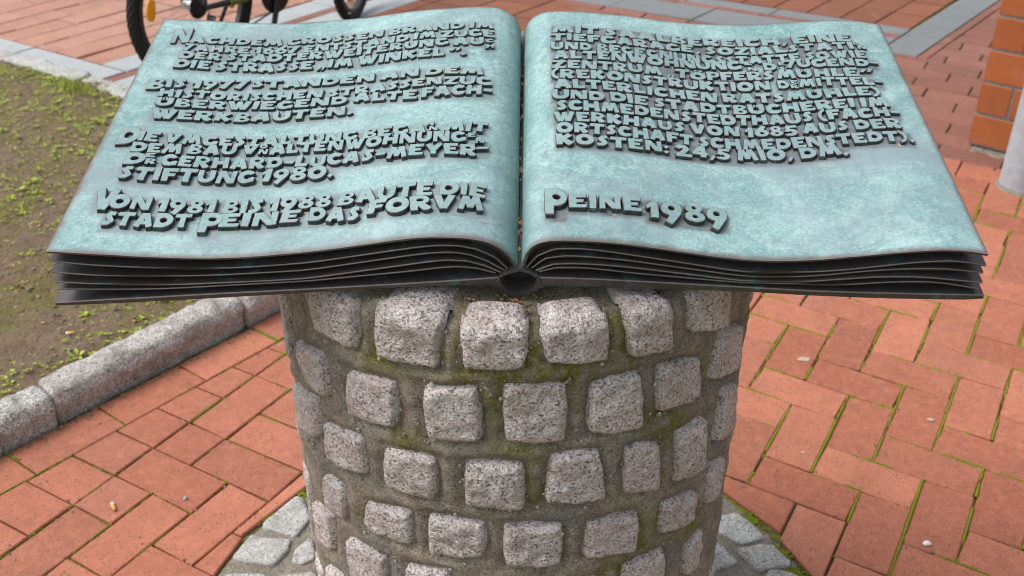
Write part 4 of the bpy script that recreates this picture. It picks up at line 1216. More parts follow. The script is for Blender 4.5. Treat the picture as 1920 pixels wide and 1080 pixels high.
def wear_at(k, t, q):
    m = 0.
    for (kk, tx, t0, q0, t1, q1, h) in TEXT:
        if kk != k: continue
        u = (t - t0) / (t1 - t0)
        qb = q0 + (q1 - q0) * max(0, min(1, u))
        dx = max(t0 - t, t - t1, 0) * ARC; dy = max(qb - .004 - q, q - qb - h, 0)
        m = max(m, 1 - math.hypot(dx, dy) / .009)
        if m >= 1: break
    return m
def make_page(k):
    nt, nq = 150, 110
    v, f, we, ed, gu, gm_ = [], [], [], [], [], []
    TH = .0048
    for lay in (0, 1):
        for j in range(nq + 1):
            q = L * j / nq
            for i in range(nt + 1):
                t = i / nt
                wob = .0007 * noise.noise((t * 5, q * 9, 3 if k == 'l' else 8)) + .00035 * noise.noise((t * 26, q * 44, 3))
                edge = min(t * ARC if k == 'l' else 1, (1 - t) * ARC if k == 'r' else 1, q, L - q)
                rd = .0009 * max(0, 1 - edge / .0025) ** 2
                s, qq, w = page_surf(k, t, q, (wob - rd) if lay == 0 else -TH)
                if j == 0: qq -= .0015 * (1 if lay == 0 else 0)
                v.append((s, qq, w))
                wv = max(0, wear_at(k, t, q)) if lay == 0 else 0
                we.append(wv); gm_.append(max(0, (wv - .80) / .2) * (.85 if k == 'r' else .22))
                ed.append(math.exp(-edge / .009) * (1.0 if lay == 0 else 1) if lay == 0 else 1.0)
                gd = ((1 - t) if k == 'l' else t) * ARC
                gu.append(max(0, 1 - gd / .055))
    W = nt + 1; off = W * (nq + 1)
    mi = []
    for j in range(nq):
        for i in range(nt):
            a = j * W + i
            f.append((a, a + 1, a + W + 1, a + W)); mi.append(0)
            f.append((off + a, off + a + W, off + a + W + 1, off + a + 1)); mi.append(1)
    for j in range(nq):
        for (i, fl) in ((0, False), (nt, True)):
            a, b = j * W + i, (j + 1) * W + i
            f.append((a, b, off + b, off + a) if not fl else (b, a, off + a, off + b)); mi.append(1)
    for i in range(nt):
        for (j, fl) in ((0, True), (nq, False)):
            a, b = j * W + i, j * W + i + 1
            f.append((a, b, off + b, off + a) if not fl else (b, a, off + a, off + b)); mi.append(1)
    o = mesh_obj('page', v, f, [M['patina'], M['bronze']], book, mi, True)
    for nm, d in (('wear', we), ('edge', ed), ('gutter', gu), ('letter_gap_shade', gm_)):
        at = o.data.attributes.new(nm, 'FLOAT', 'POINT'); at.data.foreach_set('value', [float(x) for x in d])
    o.data.set_sharp_from_angle(angle=R(40))
    return o
page = {k: make_page(k) for k in 'lr'}
page['l']['label'] = 'left page with four paragraphs of raised capitals'
page['r']['label'] = 'right page with one dense block of capitals above a date line'

def extrude_poly(p, q0, q1, name, mat, smooth=False, ch=0):
    p = [tuple(a) for a in p]
    if poly_area(p) < 0: p = p[::-1]
    n = len(p)
    tri = tessellate_polygon([[Vector((a, b, 0)) for a, b in p]])
    ins = inset_poly(p, ch) if ch else p
    v = [(a, q0 + ch, b) for a, b in p] + [(a, q1, b) for a, b in p]
    f = [tuple(i + n for i in t)[::-1] for t in tri]
    if ch:
        v += [(a, q0, b) for a, b in ins]
        f += [tuple(i + 2 * n for i in t) for t in tri]
        e0 = len(f)
        for i in range(n):
            j = (i + 1) % n; f.append((2 * n + i, i, j, 2 * n + j))
    else: f += [tuple(t) for t in tri]
    for i in range(n):
        j = (i + 1) % n; f.append((i, i + n, j + n, j))
    mi = [1 if ch and e0 <= i < e0 + n else 0 for i in range(len(f))]
    o = mesh_obj(name, v, f, [mat, M['bronze_edge']], book, mi, smooth)
    bm = bmesh.new(); bm.from_mesh(o.data); bmesh.ops.recalc_face_normals(bm, faces=bm.faces); bm.to_mesh(o.data); bm.free()
    if smooth: o.data.set_sharp_from_angle(angle=R(35))
    return o
def offset_line(p, h):
    p = np.array(p); d = np.gradient(p, axis=0); d /= np.linalg.norm(d, axis=1)[:, None]
    return np.stack([p[:, 0] - d[:, 1] * h, p[:, 1] + d[:, 0] * h], 1)
def dense(p, n=70):
    p = np.array(p); s = np.r_[0, np.cumsum(np.linalg.norm(np.diff(p, axis=0), axis=1))]; t = np.linspace(0, s[-1], n)
    return np.stack([np.interp(t, s, p[:, 0]), np.interp(t, s, p[:, 1])], 1)
for key in ('l1', 'l2', 'l3', 'l4', 'r1', 'r2', 'r3', 'r4'):
    top = dense(LEAF[key]); k = int(key[1])
    bot = offset_line(top, -.0026)
    extrude_poly(list(map(tuple, top)) + list(map(tuple, bot[::-1])), -.0005 + .0012 * ((k * 7) % 3 - 1), L - .004 - .001 * k, 'leaf', M['bronze'], True, .0009)
for s in 'lr':
    top, bot = dense(LEAF[s + 'c']), dense(LEAF[s + 'b'])
    extrude_poly(list(map(tuple, top)) + list(map(tuple, bot[::-1])), -.003, L + .004, 'cover', M['bronze'], True, .0012)
    # solid block the leaves spring from, set back from the edges
    A = PAGES[s][0]; up = offset_line(dense(A, 60), -.006); lo = dense(LEAF[s + 'c'], 60)
    keep = (up[:, 0] > -.535) & (up[:, 0] < .520); up = up[keep]
    lo = lo[(lo[:, 0] > up[:, 0].min()) & (lo[:, 0] < up[:, 0].max())]
    lo[:, 1] += .001
    extrude_poly(list(map(tuple, up)) + list(map(tuple, lo[::-1])), .024, L - .024, 'page_block', M['bronze'], False)
so, si, stp = [dense(x, 28) for x in (SPINE_OUT, SPINE_IN, SPINE_TOP)]
extrude_poly(list(map(tuple, so)) + list(map(tuple, si[::-1])), -.004, L + .004, 'spine', M['bronze'], True)
extrude_poly(list(map(tuple, stp)) + list(map(tuple, offset_line(stp, -.004)[::-1])), -.0035, L, 'spine_ridge', M['bronze'], True)
extrude_poly(list(map(tuple, si)) + list(map(tuple, offset_line(stp, -.003)[::-1])), .022, L - .022, 'spine_core', M['bronze'], True)
# wedge of metal where the leaves run together at the hinge
for s in 'lr':
    A = PAGES[s][0]; A = dense(A, 200)
    seg = A[A[:, 0] > -.060] if s == 'l' else A[A[:, 0] < .050]
    up = offset_line(seg, -.0045)
    lo = [tuple(p) for p in stp if (p[0] < .001 if s == 'l' else p[0] > -.001)]
    k1 = LEAF[s + '1']
    if s == 'l': poly = list(map(tuple, up)) + [lo[-1], lo[len(lo) // 2], lo[0], (up[0][0] + .004, up[0][1] - .024)]
    else: poly = list(map(tuple, up)) + [(up[-1][0] - .004, up[-1][1] - .024), lo[-1], lo[len(lo) // 2], lo[0]]
    extrude_poly(poly, .010, L - .01, 'hinge_block', M['bronze'], False)

# ---- lettering: a chunky carved-looking roman, drawn stroke by stroke
GR = 60
def _grid(w):
    xs = np.arange(-.15, w + .15, 1 / GR); ys = np.arange(-.40, 1.30, 1 / GR)
    return np.meshgrid(xs, ys)
def trap(X, Y, x0, y0, x1, y1, w0, w1):
    dx, dy = x1 - x0, y1 - y0; l = math.hypot(dx, dy); dx /= l; dy /= l
    u = (X - x0) * dx + (Y - y0) * dy; v = -(X - x0) * dy + (Y - y0) * dx
    hw = (w0 + (w1 - w0) * np.clip(u / l, 0, 1)) / 2
    return (u >= 0) & (u <= l) & (np.abs(v) <= hw)
def quadp(X, Y, pts):
    m = np.ones_like(X, bool); n = len(pts)
    ar = poly_area(pts); pts = pts if ar > 0 else pts[::-1]
    for i in range(n):
        a, b = pts[i], pts[(i + 1) % n]
        m &= (b[0] - a[0]) * (Y - a[1]) - (b[1] - a[1]) * (X - a[0]) >= 0
    return m
def ell(X, Y, cx, cy, rx, ry): return ((X - cx) / rx) ** 2 + ((Y - cy) / ry) ** 2 <= 1
def wedge(X, Y, cx, cy, a0, a1):
    t = np.degrees(np.arctan2(Y - cy, X - cx)); t = np.where(t < a0, t + 360, t); return (t >= a0) & (t <= a1)
def pline(X, Y, pts, w):
    m = np.zeros_like(X, bool)
    for i in range(len(pts) - 1):
        m |= trap(X, Y, *pts[i], *pts[i + 1], w, w)
        if i: m |= ell(X, Y, *pts[i], w / 2, w / 2)
    return m
def glyph_mask(ch):
    W = {'I': .34, 'L': .74, 'E': .80, 'F': .76, 'T': .86, 'H': .98, 'N': .98, 'M': 1.16, 'A': .98, 'V': .96, 'U': .92, 'W': 1.26, 'O': 1.0, 'D': .92, 'C': .84, 'G': .90,
         'B': .84, 'P': .80, 'R': .90, 'S': .70, 'Z': .90, 'K': .92, 'Y': .92, 'J': .68, '1': .52, '2': .84, '4': .84, '5': .76, '6': .82, '7': .78, '8': .82, '9': .82, '0': .94,
         '.': .30, ',': .32, '-': .56, ':': .32, '(': .46, ')': .46, '\u201e': .52, '"': .56, '\u00dc': .96, '\u00d6': 1.0, '\u00c4': .98}[ch]
    X, Y = _grid(W); T = lambda *a: trap(X, Y, *a); E = lambda *a: ell(X, Y, *a); Q = lambda *p: quadp(X, Y, list(p))
    stem = lambda x, w=.30: T(x, 0, x, 1, w, w + .05)
    c = ch
    if c == 'I': m = T(.17, 0, .17, 1, .28, .33)
    elif c == 'L': m = stem(.18) | Q((.03, 0), (.72, .0), (.78, .30), (.03, .25))
    elif c in 'EF':
        m = stem(.18) | Q((.05, .76), (.76, .74), (.80, 1.0), (.05, 1.0)) | Q((.05, .39), (.64, .40), (.68, .60), (.05, .60))
        if c == 'E': m |= Q((.03, 0), (.76, 0), (.82, .25), (.03, .23))
    elif c == 'T': m = Q((-.01, .72), (.86, .74), (.88, 1.0), (.01, 1.0)) | T(.42, 0, .44, .9, .33, .27)
    elif c == 'H': m = T(.16, 0, .19, 1, .31, .28) | T(.82, 0, .79, 1, .31, .28) | Q((.1, .34), (.9, .34), (.9, .66), (.1, .66))
    elif c == 'N': m = T(.13, 0, .15, 1, .26, .25) | T(.85, 0, .84, 1, .24, .27) | Q((0, 1), (.36, 1), (.97, 0), (.62, 0))
    elif c == 'M': m = T(.13, 0, .34, 1, .27, .27) | T(1.03, 0, .82, 1, .27, .27) | Q((.22, 1), (.50, 1), (.72, .12), (.46, .12)) | Q((.66, 1), (.94, 1), (.70, .12), (.44, .12))
    elif c in 'A\u00c4':
        m = T(.15, 0, .45, 1, .32, .30) | T(.83, 0, .53, 1, .32, .30) | Q((.25, .18), (.75, .18), (.62, .44), (.36, .44)) | Q((.34, .78), (.64, .78), (.64, 1.0), (.34, 1.0))
        if c == '\u00c4':
            m &= Y < .93
            m |= Q((.20, 1.02), (.38, 1.04), (.36, 1.2), (.22, 1.18)) | Q((.60, 1.04), (.78, 1.02), (.76, 1.18), (.62, 1.2))
    elif c == 'V': m = T(.15, 1, .46, 0, .33, .28) | T(.81, 1, .50, 0, .33, .28)
    elif c == 'Y': m = T(.13, 1, .46, .36, .30, .30) | T(.80, 1, .46, .36, .30, .30) | T(.46, 0, .46, .48, .32, .30)
    elif c in 'U\u00dc':
        o = E(.46, .44, .46, .46) & (Y < .46); i = E(.46, .50, .19, .24) & (Y < .5)
        m = ((o | T(.145, .40, .14, 1, .29, .31) | T(.775, .40, .78, 1, .29, .31)) & ~i)
        if c == '\u00dc': m |= Q((.33, .66), (.43, .70), (.44, .96), (.34, .94)) | Q((.50, .70), (.60, .66), (.60, .94), (.50, .96))
    elif c == 'W': m = T(.15, 1, .40, 0, .31, .27) | T(.66, .95, .44, 0, .25, .27) | T(.60, .95, .84, 0, .25, .27) | T(1.11, 1, .86, 0, .31, .27)
    elif c in 'O0': m = E(W / 2, .5, W / 2, .53) & ~E(W / 2, .50, W * .20, .19)
    elif c == '\u00d6': m = (E(.5, .42, .5, .44) & ~E(.5, .42, .20, .15)) | E(.33, 1.0, .10, .10) | E(.67, 1.0, .10, .10)
    elif c == 'D': m = (((E(.36, .5, .56, .51) & (X > .34)) | Q((.03, 0), (.40, -.01), (.40, 1.01), (.03, 1))) & ~(E(.44, .5, .19, .19)))
    elif c in 'CG':
        m = E(.46, .5, .46, .53) & ~E(.52, .5, .21, .20) & ~(wedge(X, Y, .42, .5, -30 if c == 'C' else -6, 34) & (X > .48))
        if c == 'G': m |= Q((.58, .02), (.90, .10), (.92, .42), (.60, .40))
        else: m &= ~(X > .84)
    elif c == 'B': m = (Q((.02, 0), (.44, 0), (.42, 1), (.06, 1)) | (E(.42, .26, .42, .27)) | (E(.40, .74, .37, .265))) & ~E(.46, .27, .15, .10) & ~E(.43, .73, .13, .095)
    elif c == 'P': m = (stem(.17) | (E(.40, .68, .42, .34) & (X > .15))) & ~E(.44, .68, .16, .12)
    elif c == 'R': m = ((stem(.17) | (E(.40, .70, .42, .31) & (X > .15)) | T(.40, .48, .76, 0, .30, .36)) & ~E(.43, .70, .16, .11)) & (Y > -.02)
    elif c == 'S': m = pline(X, Y, [(.62, .86), (.36, .84), (.26, .68), (.40, .50), (.50, .32), (.36, .15), (.08, .12)], .27)
    elif c == 'Z': m = Q((.04, .74), (.86, .74), (.90, 1), (.06, 1)) | Q((0, 0), (.86, 0), (.90, .26), (.02, .26)) | Q((0, .10), (.36, .10), (.88, .90), (.52, .90))
    elif c == 'K': m = stem(.17) | T(.22, .42, .74, .94, .28, .34) | T(.30, .56, .78, .06, .28, .36)
    elif c == 'J': m = Q((.04, .78), (.70, .78), (.70, 1), (.0, 1)) | T(.55, .98, .16, 0, .30, .30)
    elif c == '1': m = Q((0, .66), (.26, .98), (.36, .80), (.06, .50)) | T(.31, 0, .36, 1, .34, .28)
    elif c == '7': m = Q((.02, .76), (.80, .76), (.80, 1), (.02, 1)) | T(.62, .95, .24, 0, .33, .36)
    elif c == '2': m = pline(X, Y, [(.14, .72), (.26, .88), (.50, .88), (.60, .70), (.44, .44), (.14, .14)], .27) | Q((.02, 0), (.82, 0), (.86, .25), (.02, .25))
    elif c == '4': m = T(.58, 0, .58, 1, .30, .30) | Q((.0, .22), (.84, .22), (.84, .46), (.0, .46)) | T(.10, .36, .56, .94, .24, .24)
    elif c == '5': m = Q((.12, .78), (.74, .78), (.76, 1), (.12, 1)) | T(.20, .46, .24, .95, .24, .24) | (E(.36, .32, .40, .34) & ~E(.34, .33, .14, .11) & ~((X < .2) & (Y > .2) & (Y < .44)))
    elif c == '6': m = (E(.42, .34, .41, .36) | T(.18, .45, .58, 1.05, .34, .26)) & ~E(.44, .33, .14, .12)
    elif c == '9': m = (E(.40, .60, .41, .37) | T(.64, .50, .26, -.18, .34, .28)) & ~E(.40, .62, .15, .13)
    elif c == '8': m = (E(.41, .27, .40, .29) | E(.41, .75, .34, .28)) & ~E(.41, .27, .13, .10) & ~E(.41, .75, .11, .09)
    elif c == '.': m = Q((.15, -.06), (.32, .10), (.16, .26), (0, .12))
    elif c == ',': m = Q((.0, -.16), (.12, -.20), (.34, .18), (.12, .24))
    elif c == ':': m = Q((.15, .0), (.31, .14), (.15, .28), (0, .14)) | Q((.15, .46), (.31, .60), (.15, .74), (0, .60))
    elif c == '-': m = Q((.0, .36), (.52, .34), (.58, .56), (.04, .58))
    elif c in '()':
        m = E(.50, .5, .50, .62) & ~E(.62, .5, .42, .46) & (X < .46)
        if c == ')': m = m[:, ::-1]
    elif c == '\u201e': m = Q((0, -.12), (.10, -.14), (.26, .20), (.10, .24)) | Q((.26, -.12), (.36, -.14), (.52, .20), (.36, .24))
    elif c == '"': m = Q((0, .2), (.12, .1), (.34, .80), (.12, .90)) | Q((.30, .2), (.42, .1), (.62, .80), (.40, .90))
    return m, X, Y, W
def contours(ch):
    m, X, Y, W = glyph_mask(ch)
    F = m.astype(float)
    for _ in range(2):
        P = np.pad(F, 1); F = (P[:-2, 1:-1] + P[2:, 1:-1] + P[1:-1, :-2] + P[1:-1, 2:] + 2 * P[1:-1, 1:-1]) / 6
    ny, nx = F.shape; link_ = {}; B = F > .5
    def pt(e):
        j, i, h = e
        a, b = F[j, i], (F[j, i + 1] if h else F[j + 1, i]); t = (.5 - a) / (b - a)
        return (X[j, i] + (t / GR if h else 0), Y[j, i] + (0 if h else t / GR))
    cells = np.argwhere((B[:-1, :-1].astype(int) + B[1:, :-1] + B[:-1, 1:] + B[1:, 1:]) % 4 != 0)
    for j, i in cells:
        c = (B[j, i], B[j, i + 1], B[j + 1, i + 1], B[j + 1, i])
        es = ((j, i, 1), (j, i + 1, 0), (j + 1, i, 1), (j, i, 0))
        # walk with the inside on the left
        ent = [k for k in range(4) if c[k] and not c[(k + 1) % 4]]
        ext = [k for k in range(4) if not c[k] and c[(k + 1) % 4]]
        for a in ext:
            b = min(ent, key=lambda k: (a - k) % 4 if (a - k) % 4 else 9)
            link_[tuple(es[b])] = tuple(es[a])
    loops = []
    while link_:
        s = next(iter(link_)); lp = []; e = s
        while e in link_:
            n_ = link_.pop(e); lp.append(pt(e)); e = n_
        if len(lp) > 6: loops.append(lp)
    def dp(p, tol=.0085):
        if len(p) < 3: return p
        a, b = np.array(p[0]), np.array(p[-1]); d = b - a; l = np.linalg.norm(d)
        q = np.array(p) - a
        h = np.abs(d[0] * q[:, 1] - d[1] * q[:, 0]) / l if l > 1e-9 else np.linalg.norm(q, axis=1)
        k = int(h.argmax())
        if h[k] < tol: return [p[0], p[-1]]
        return dp(p[:k + 1], tol)[:-1] + dp(p[k:], tol)
    out = []
    for lp in loops:
        h = len(lp) // 2
        s = dp(lp[:h + 1])[:-1] + dp(lp[h:] + [lp[0]])[:-1]
        if len(s) >= 3: out.append(s)
    return out, W
GLY = {}
def glyph(ch):
    """unit glyph: 2-D rings (base, shoulder, top) and faces with material 0 top, 1 rim, 2 flank"""
    if ch in GLY: return GLY[ch]
    loops, W = contours(ch)
    v, f, mi, lv = [], [], [], []
    tops, n0s = [], []
    for lp in loops:
        n = len(lp); P = [Vector(p) for p in lp]; nr_ = []
        for i in range(n):
            a, b = (P[i] - P[i - 1]).normalized(), (P[(i + 1) % n] - P[i]).normalized()
            t = (a + b); t = t.normalized() if t.length > 1e-6 else a
            nr_.append(Vector((t.y, -t.x)))
        b0 = len(v)
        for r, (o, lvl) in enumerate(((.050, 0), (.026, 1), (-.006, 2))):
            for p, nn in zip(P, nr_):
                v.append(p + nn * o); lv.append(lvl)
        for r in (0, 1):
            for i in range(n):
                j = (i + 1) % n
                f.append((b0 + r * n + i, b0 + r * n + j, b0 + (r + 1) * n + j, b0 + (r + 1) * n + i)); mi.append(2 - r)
        tops.append([Vector((q.x, q.y, 0)) for q in v[b0 + 2 * n:b0 + 3 * n]]); n0s.append(b0 + 2 * n)
    outer = [k for k in range(len(loops)) if poly_area(loops[k]) > 0]
    for k in outer:
        grp = [k]
        xs = [p[0] for p in loops[k]]; ys = [p[1] for p in loops[k]]
        for h in range(len(loops)):
            if h not in outer:
                cx = sum(p[0] for p in loops[h]) / len(loops[h]); cy = sum(p[1] for p in loops[h]) / len(loops[h])
                if min(xs) < cx < max(xs) and min(ys) < cy < max(ys): grp.append(h)
        idx = [n0s[g_] + i for g_ in grp for i in range(len(loops[g_]))]
        for t in tessellate_polygon([tops[g_] for g_ in grp]):
            a, b, c = (idx[i] for i in t)
            s = (v[b] - v[a]).cross(v[c] - v[a]) if hasattr((v[b] - v[a]), 'cross') else 1
            s = (v[b].x - v[a].x) * (v[c].y - v[a].y) - (v[b].y - v[a].y) * (v[c].x - v[a].x)
            if abs(s) < 1e-9: continue
            f.append((a, b, c) if s > 0 else (a, c, b)); mi.append(0)
    GLY[ch] = (v, lv, f, mi, W)
    return GLY[ch]
RELIEF = .0075
rl = random.Random(21)
letters = []
for (k, tx, t0, q0, t1, q1, h) in TEXT:
    gap, space = .085, .16
    ws = [glyph(c)[4] if c != ' ' else space for c in tx]
    tot = sum(ws) + gap * (len(tx) - 1)
    sx = (t1 - t0) * ARC / tot
    x = 0
    small = h < .0135
    for c, w in zip(tx, ws):
        if c != ' ':
            v, lv, f, mi, W = glyph(c)
            rot = rl.gauss(0, .025); sc = 1 + rl.gauss(0, .03); dy = rl.gauss(0, .022) * h; sl = rl.gauss(0, .03)
            ca, sa = math.cos(rot), math.sin(rot)
            rh = (.0062 - .0030 * min(1, max(0, (q0 - .04) / .43))) * (1 + rl.gauss(0, .05))
            vv = []
            for p, l in zip(v, lv):
                gx, gy = (p.x - W / 2) * sc, (p.y - .5) * sc
                gx, gy = gx * ca - gy * sa + sl * gy, gx * sa + gy * ca
                X = (x + W / 2 + gx) * sx; Yq = (.5 + gy * .94) * h + dy
                t = t0 + X / ARC; u = (t - t0) / (t1 - t0); q = q0 + (q1 - q0) * u + Yq
                vv.append(page_surf(k, t, q, (-.0025, rh - .0007, rh)[l]))
            d2 = (Of + E1 * vv[0][0] + E2 * vv[0][1] + E3 * vv[0][2] - Vector((0, 0, 1.7))).length
            letters.append((h * sx / d2 ** 2, k, vv, f, mi))
        x += w + gap
letters.sort(key=lambda a: -a[0])
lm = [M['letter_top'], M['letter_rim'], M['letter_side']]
rest = MB()
for i, (_, k, vv, f, mi) in enumerate(letters):
    if i < 300:
        mesh_obj('letter', vv, f, lm, page[k], mi)
    else:
        n = len(rest.v); rest.v += vv; rest.f += [tuple(a + n for a in q) for q in f]; rest.m += mi
tag(rest.build('small_lettering', lm, book), kind='stuff')

# leaf scraps and grit caught in the gutter and on the pedestal under the spine
scr = MB()
for i in range(70):
    q = rl.uniform(.0, .5) if rl.random() < .8 else rl.uniform(0, .08)
    p = Of + E1 * (rl.gauss(0, .0015) - .001 * q) + E2 * q + E3 * (-.030 + rl.uniform(-.002, .010))
    t = rl.uniform(-.6, .6) + math.pi / 2
    d = (E1 * math.cos(t) * .5 + E2 * math.sin(t) + E3 * rl.uniform(-.1, .4)).normalized()
    l = rl.uniform(.004, .013)
    v, f = leaf_geo(p, d, (E3 + E1 * rl.uniform(-.7, .7)).normalized(), l, l * .5); scr.add(v, f, rl.choice((0, 0, 1)))
for i in range(90):
    y = rl.uniform(1.088, 1.135); x = PC[0] + rl.gauss(0, .055)
    if (y - PC[1]) ** 2 + (x - PC[0]) ** 2 > (PR - .03) ** 2: continue
    z = top_z(y) + rl.uniform(.0, .004)
    if rl.random() < .4:
        t = rl.uniform(0, 6.3); l = rl.uniform(.006, .012)
        v, f = leaf_geo(Vector((x, y, z + .002)), Vector((math.cos(t), math.sin(t), .3)).normalized(), Vector((0, 0, 1)), l, l * .6); scr.add(v, f, rl.choice((0, 1)))
    else:
        v, f = clod_geo((x, y, z), rl.uniform(.0015, .004), i); scr.add(v, f, 0)
tag(scr.build('leaf_scraps', [M['litter'], M['rust_leaf']]), 'brown leaf scraps caught in the gutter and under the spine of the book', 'litter', kind='stuff')

# ------------------------------------------------------------------ brick pillar
FX, FY = Vector((.80, -.60)), Vector((.60, .80))
PO = Vector((1.750, 3.776))
pil = empty('brick_pillar', (PO.x, PO.y, 0))
pil.rotation_euler = (0, 0, math.atan2(FX.y, FX.x))
tag(pil, 'square orange brick pillar with grey pointing behind the metal post', 'pillar')
PS, CH = .49, .125
v, f = box_geo((PS / 2, PS / 2, 1.2 + .012), (PS - .005, PS - .005, 2.4)); mesh_obj('pointing', v, f, M['pillar_mortar'], pil)
pm = {}
def pbrick(x0, x1, y0, y1, z):
    k = (round(x1 - x0, 3), round(y1 - y0, 3))
    if k not in pm:
        a, b = k; vv, ff = slab_geo([(-a/2, -b/2), (a/2, -b/2), (a/2, b/2), (-a/2, b/2)], 0, CH - .013, .0025)
        ff.append((3, 2, 1, 0))
        me = bpy.data.meshes.new('brick'); me.from_pydata(vv, [], ff); me.materials.append(M['pillar_brick']); me.update(); pm[k] = me
    o = bpy.data.objects.new('brick', pm[k]); o.location = ((x0 + x1) / 2, (y0 + y1) / 2, z); link(o, pil)
for c in range(19):
    z = .020 + c * CH
    j = .011
    if c % 2 == 0: cuts = [0, .2395, PS]
    else: cuts = [0, .1145, .3645, PS]
    for a, b in zip(cuts[:-1], cuts[1:]):
        x0, x1 = (a + (j / 2 if a else 0)), (b - (j / 2 if b < PS else 0))
        pbrick(x0, x1, 0, .112, z); pbrick(x0, x1, PS - .112, PS, z)
    pbrick(0, .112, .112 + j, PS - .112 - j, z); pbrick(PS - .112, PS, .112 + j, PS - .112 - j, z)
foot = MB()
fv, ff, fn = [], [], 26
for i in range(fn):
    for k in range(14):
        x, y = -.01 + .30 * i / (fn - 1), -.055 + .10 * k / 13
        ed = min(i, fn - 1 - i, k) / 3
        z = -.012 + min(1, ed) * (.018 + .010 * noise.noise((x * 22, y * 22, 1)) + .007 * noise.noise((x * 70, y * 70, 2)))
        fv.append((x + .008 * noise.noise((x * 30, y * 30, 5)), y + .012 * noise.noise((x * 18, y * 18, 9)), z))
for i in range(fn - 1):
    for k in range(13): ff.append((i * 14 + k, (i + 1) * 14 + k, (i + 1) * 14 + k + 1, i * 14 + k + 1))
foot.add(fv, ff)
o = foot.build('footing', M['rubble'], pil, True); o['label'] = 'crumbled concrete footing'

# ------------------------------------------------------------------ metal post
post = empty('metal_post', (1.812, 3.425, 0))
tag(post, 'round galvanised steel post standing in front of the brick pillar', 'post')
v, f = tube_geo([(0, 0, -.02), (0, 0, .003), (0, 0, .4), (0, 0, 1.2), (0, 0, 2.6)], .073, 40); mesh_obj('tube', v, f, M['galv'], post, None, True).data.set_sharp_from_angle(angle=R(50))
v, f = [], []
for i in range(5):
    for k in range(36):
        t = 2 * math.pi * k / 36; r = .0735 + .003 * i + .003 * noise.noise((math.cos(t) * 4, math.sin(t) * 4, i))
        v.append((r * math.cos(t), r * math.sin(t), (.014, .012, .007, .003, -.006)[i] + .002 * noise.noise((math.cos(t) * 9, math.sin(t) * 9, i))))
for i in range(4):
    for k in range(36): f.append((i * 36 + k, (i + 1) * 36 + k, (i + 1) * 36 + (k + 1) % 36, i * 36 + (k + 1) % 36))
mesh_obj('mortar_collar', v, f, M['mortar_bed'], post, None, True)

# ------------------------------------------------------------------ bicycle
HD = Vector((.546, .837, 0)).normalized()
bike = empty('bicycle', (-1.366, 4.478, 0))
bike.rotation_euler = (R(3), 0, math.atan2(HD.y, HD.x))
tag(bike, 'black mountain bicycle with orange spoke reflectors parked behind the book', 'bicycle')
# local axes: x forward, y to the left, z up; the drive side is -y
WR, WB = .338, 1.04
def part(name, geos, mat, parent, smooth=True):
    m = MB()
    for v, f in geos: m.add(v, f)
    o = m.build(name, mat, parent, smooth)
    if smooth: o.data.set_sharp_from_angle(angle=R(40))
    return o
def torus_geo(c, Rr, r, n=64, m=12, knob=0):
    v, f = [], []
    for i in range(n):
        t = 2 * math.pi * i / n
        for k in range(m):
            a = 2 * math.pi * k / m
            rr = r * (1 + (knob if (i + (k % 2)) % 2 == 0 and math.cos(a) > -.2 else 0))
            q = Rr + rr * math.cos(a)
            v.append((c[0] + q * math.cos(t), c[1] + rr * math.sin(a), c[2] + q * math.sin(t)))
    for i in range(n):
        for k in range(m):
            f.append((i * m + k, i * m + (k + 1) % m, ((i + 1) % n) * m + (k + 1) % m, ((i + 1) % n) * m + k))
    return v, f
def disc_geo(c, r0, r1, y0, y1, n=40):
    v, f = [], []
    for i in range(n):
        t = 2 * math.pi * i / n
        for (r, y) in ((r0, y0), (r1, y0), (r1, y1), (r0, y1)): v.append((c[0] + r * math.cos(t), c[1] + y, c[2] + r * math.sin(t)))
    for i in range(n):
        j = (i + 1) % n
        for k in range(4): f.append((i * 4 + k, i * 4 + (k + 1) % 4, j * 4 + (k + 1) % 4, j * 4 + k))
    return v, f
def wheel(x, spin):
    w = part('wheel', [torus_geo((x, 0, WR), WR - .022, .021, 110, 14, .15)], M['tyre'], bike, False)
    part('rim', [disc_geo((x, 0, WR), WR - .066, WR - .046, -.012, .012, 64)], M['dark_alloy'], w)
    sp = []
    for k in range(28):
        t = 2 * math.pi * k / 28 + spin; s = 1 if k % 2 else -1; t2 = t + (.9 if k % 4 < 2 else -.9)
        sp.append(tube_geo([(x + .022 * math.cos(t2), s * .030, WR + .022 * math.sin(t2)), (x + (WR - .064) * math.cos(t), 0, WR + (WR - .064) * math.sin(t))], .0011, 4, False))
    part('spokes', sp, M['alloy'], w)
    part('hub', [tube_geo([(x, -.055, WR), (x, -.03, WR), (x, .03, WR), (x, .055, WR)], [.012, .022, .022, .012], 16)], M['alloy'], w)
    for ang in (math.pi - .16, -.10) if x == 0 else (1.2, 1.2 + math.pi):
        c = Vector((x + .222 * math.cos(ang), 0, WR + .222 * math.sin(ang)))
        tg = Vector((-math.sin(ang), 0, math.cos(ang))); rd = Vector((math.cos(ang), 0, math.sin(ang)))
        v = []; n = 20
        for y, s in ((-.007, .8), (-.004, 1), (.004, 1), (.007, .8)):
            for k in range(n):
                t = 2 * math.pi * k / n
                cx = math.copysign(abs(math.cos(t)) ** .6, math.cos(t)); sy = math.copysign(abs(math.sin(t)) ** .8, math.sin(t))
                v.append(c + tg * (.046 * cx * s) + rd * (.021 * sy * s) + Vector((0, y, 0)))
        f = [(r * n + k, r * n + (k + 1) % n, (r + 1) * n + (k + 1) % n, (r + 1) * n + k) for r in range(3) for k in range(n)] + [tuple(range(n))[::-1], tuple(3 * n + k for k in range(n))]
        part('reflector', [(v, f)], M['reflector'], w)
    return w
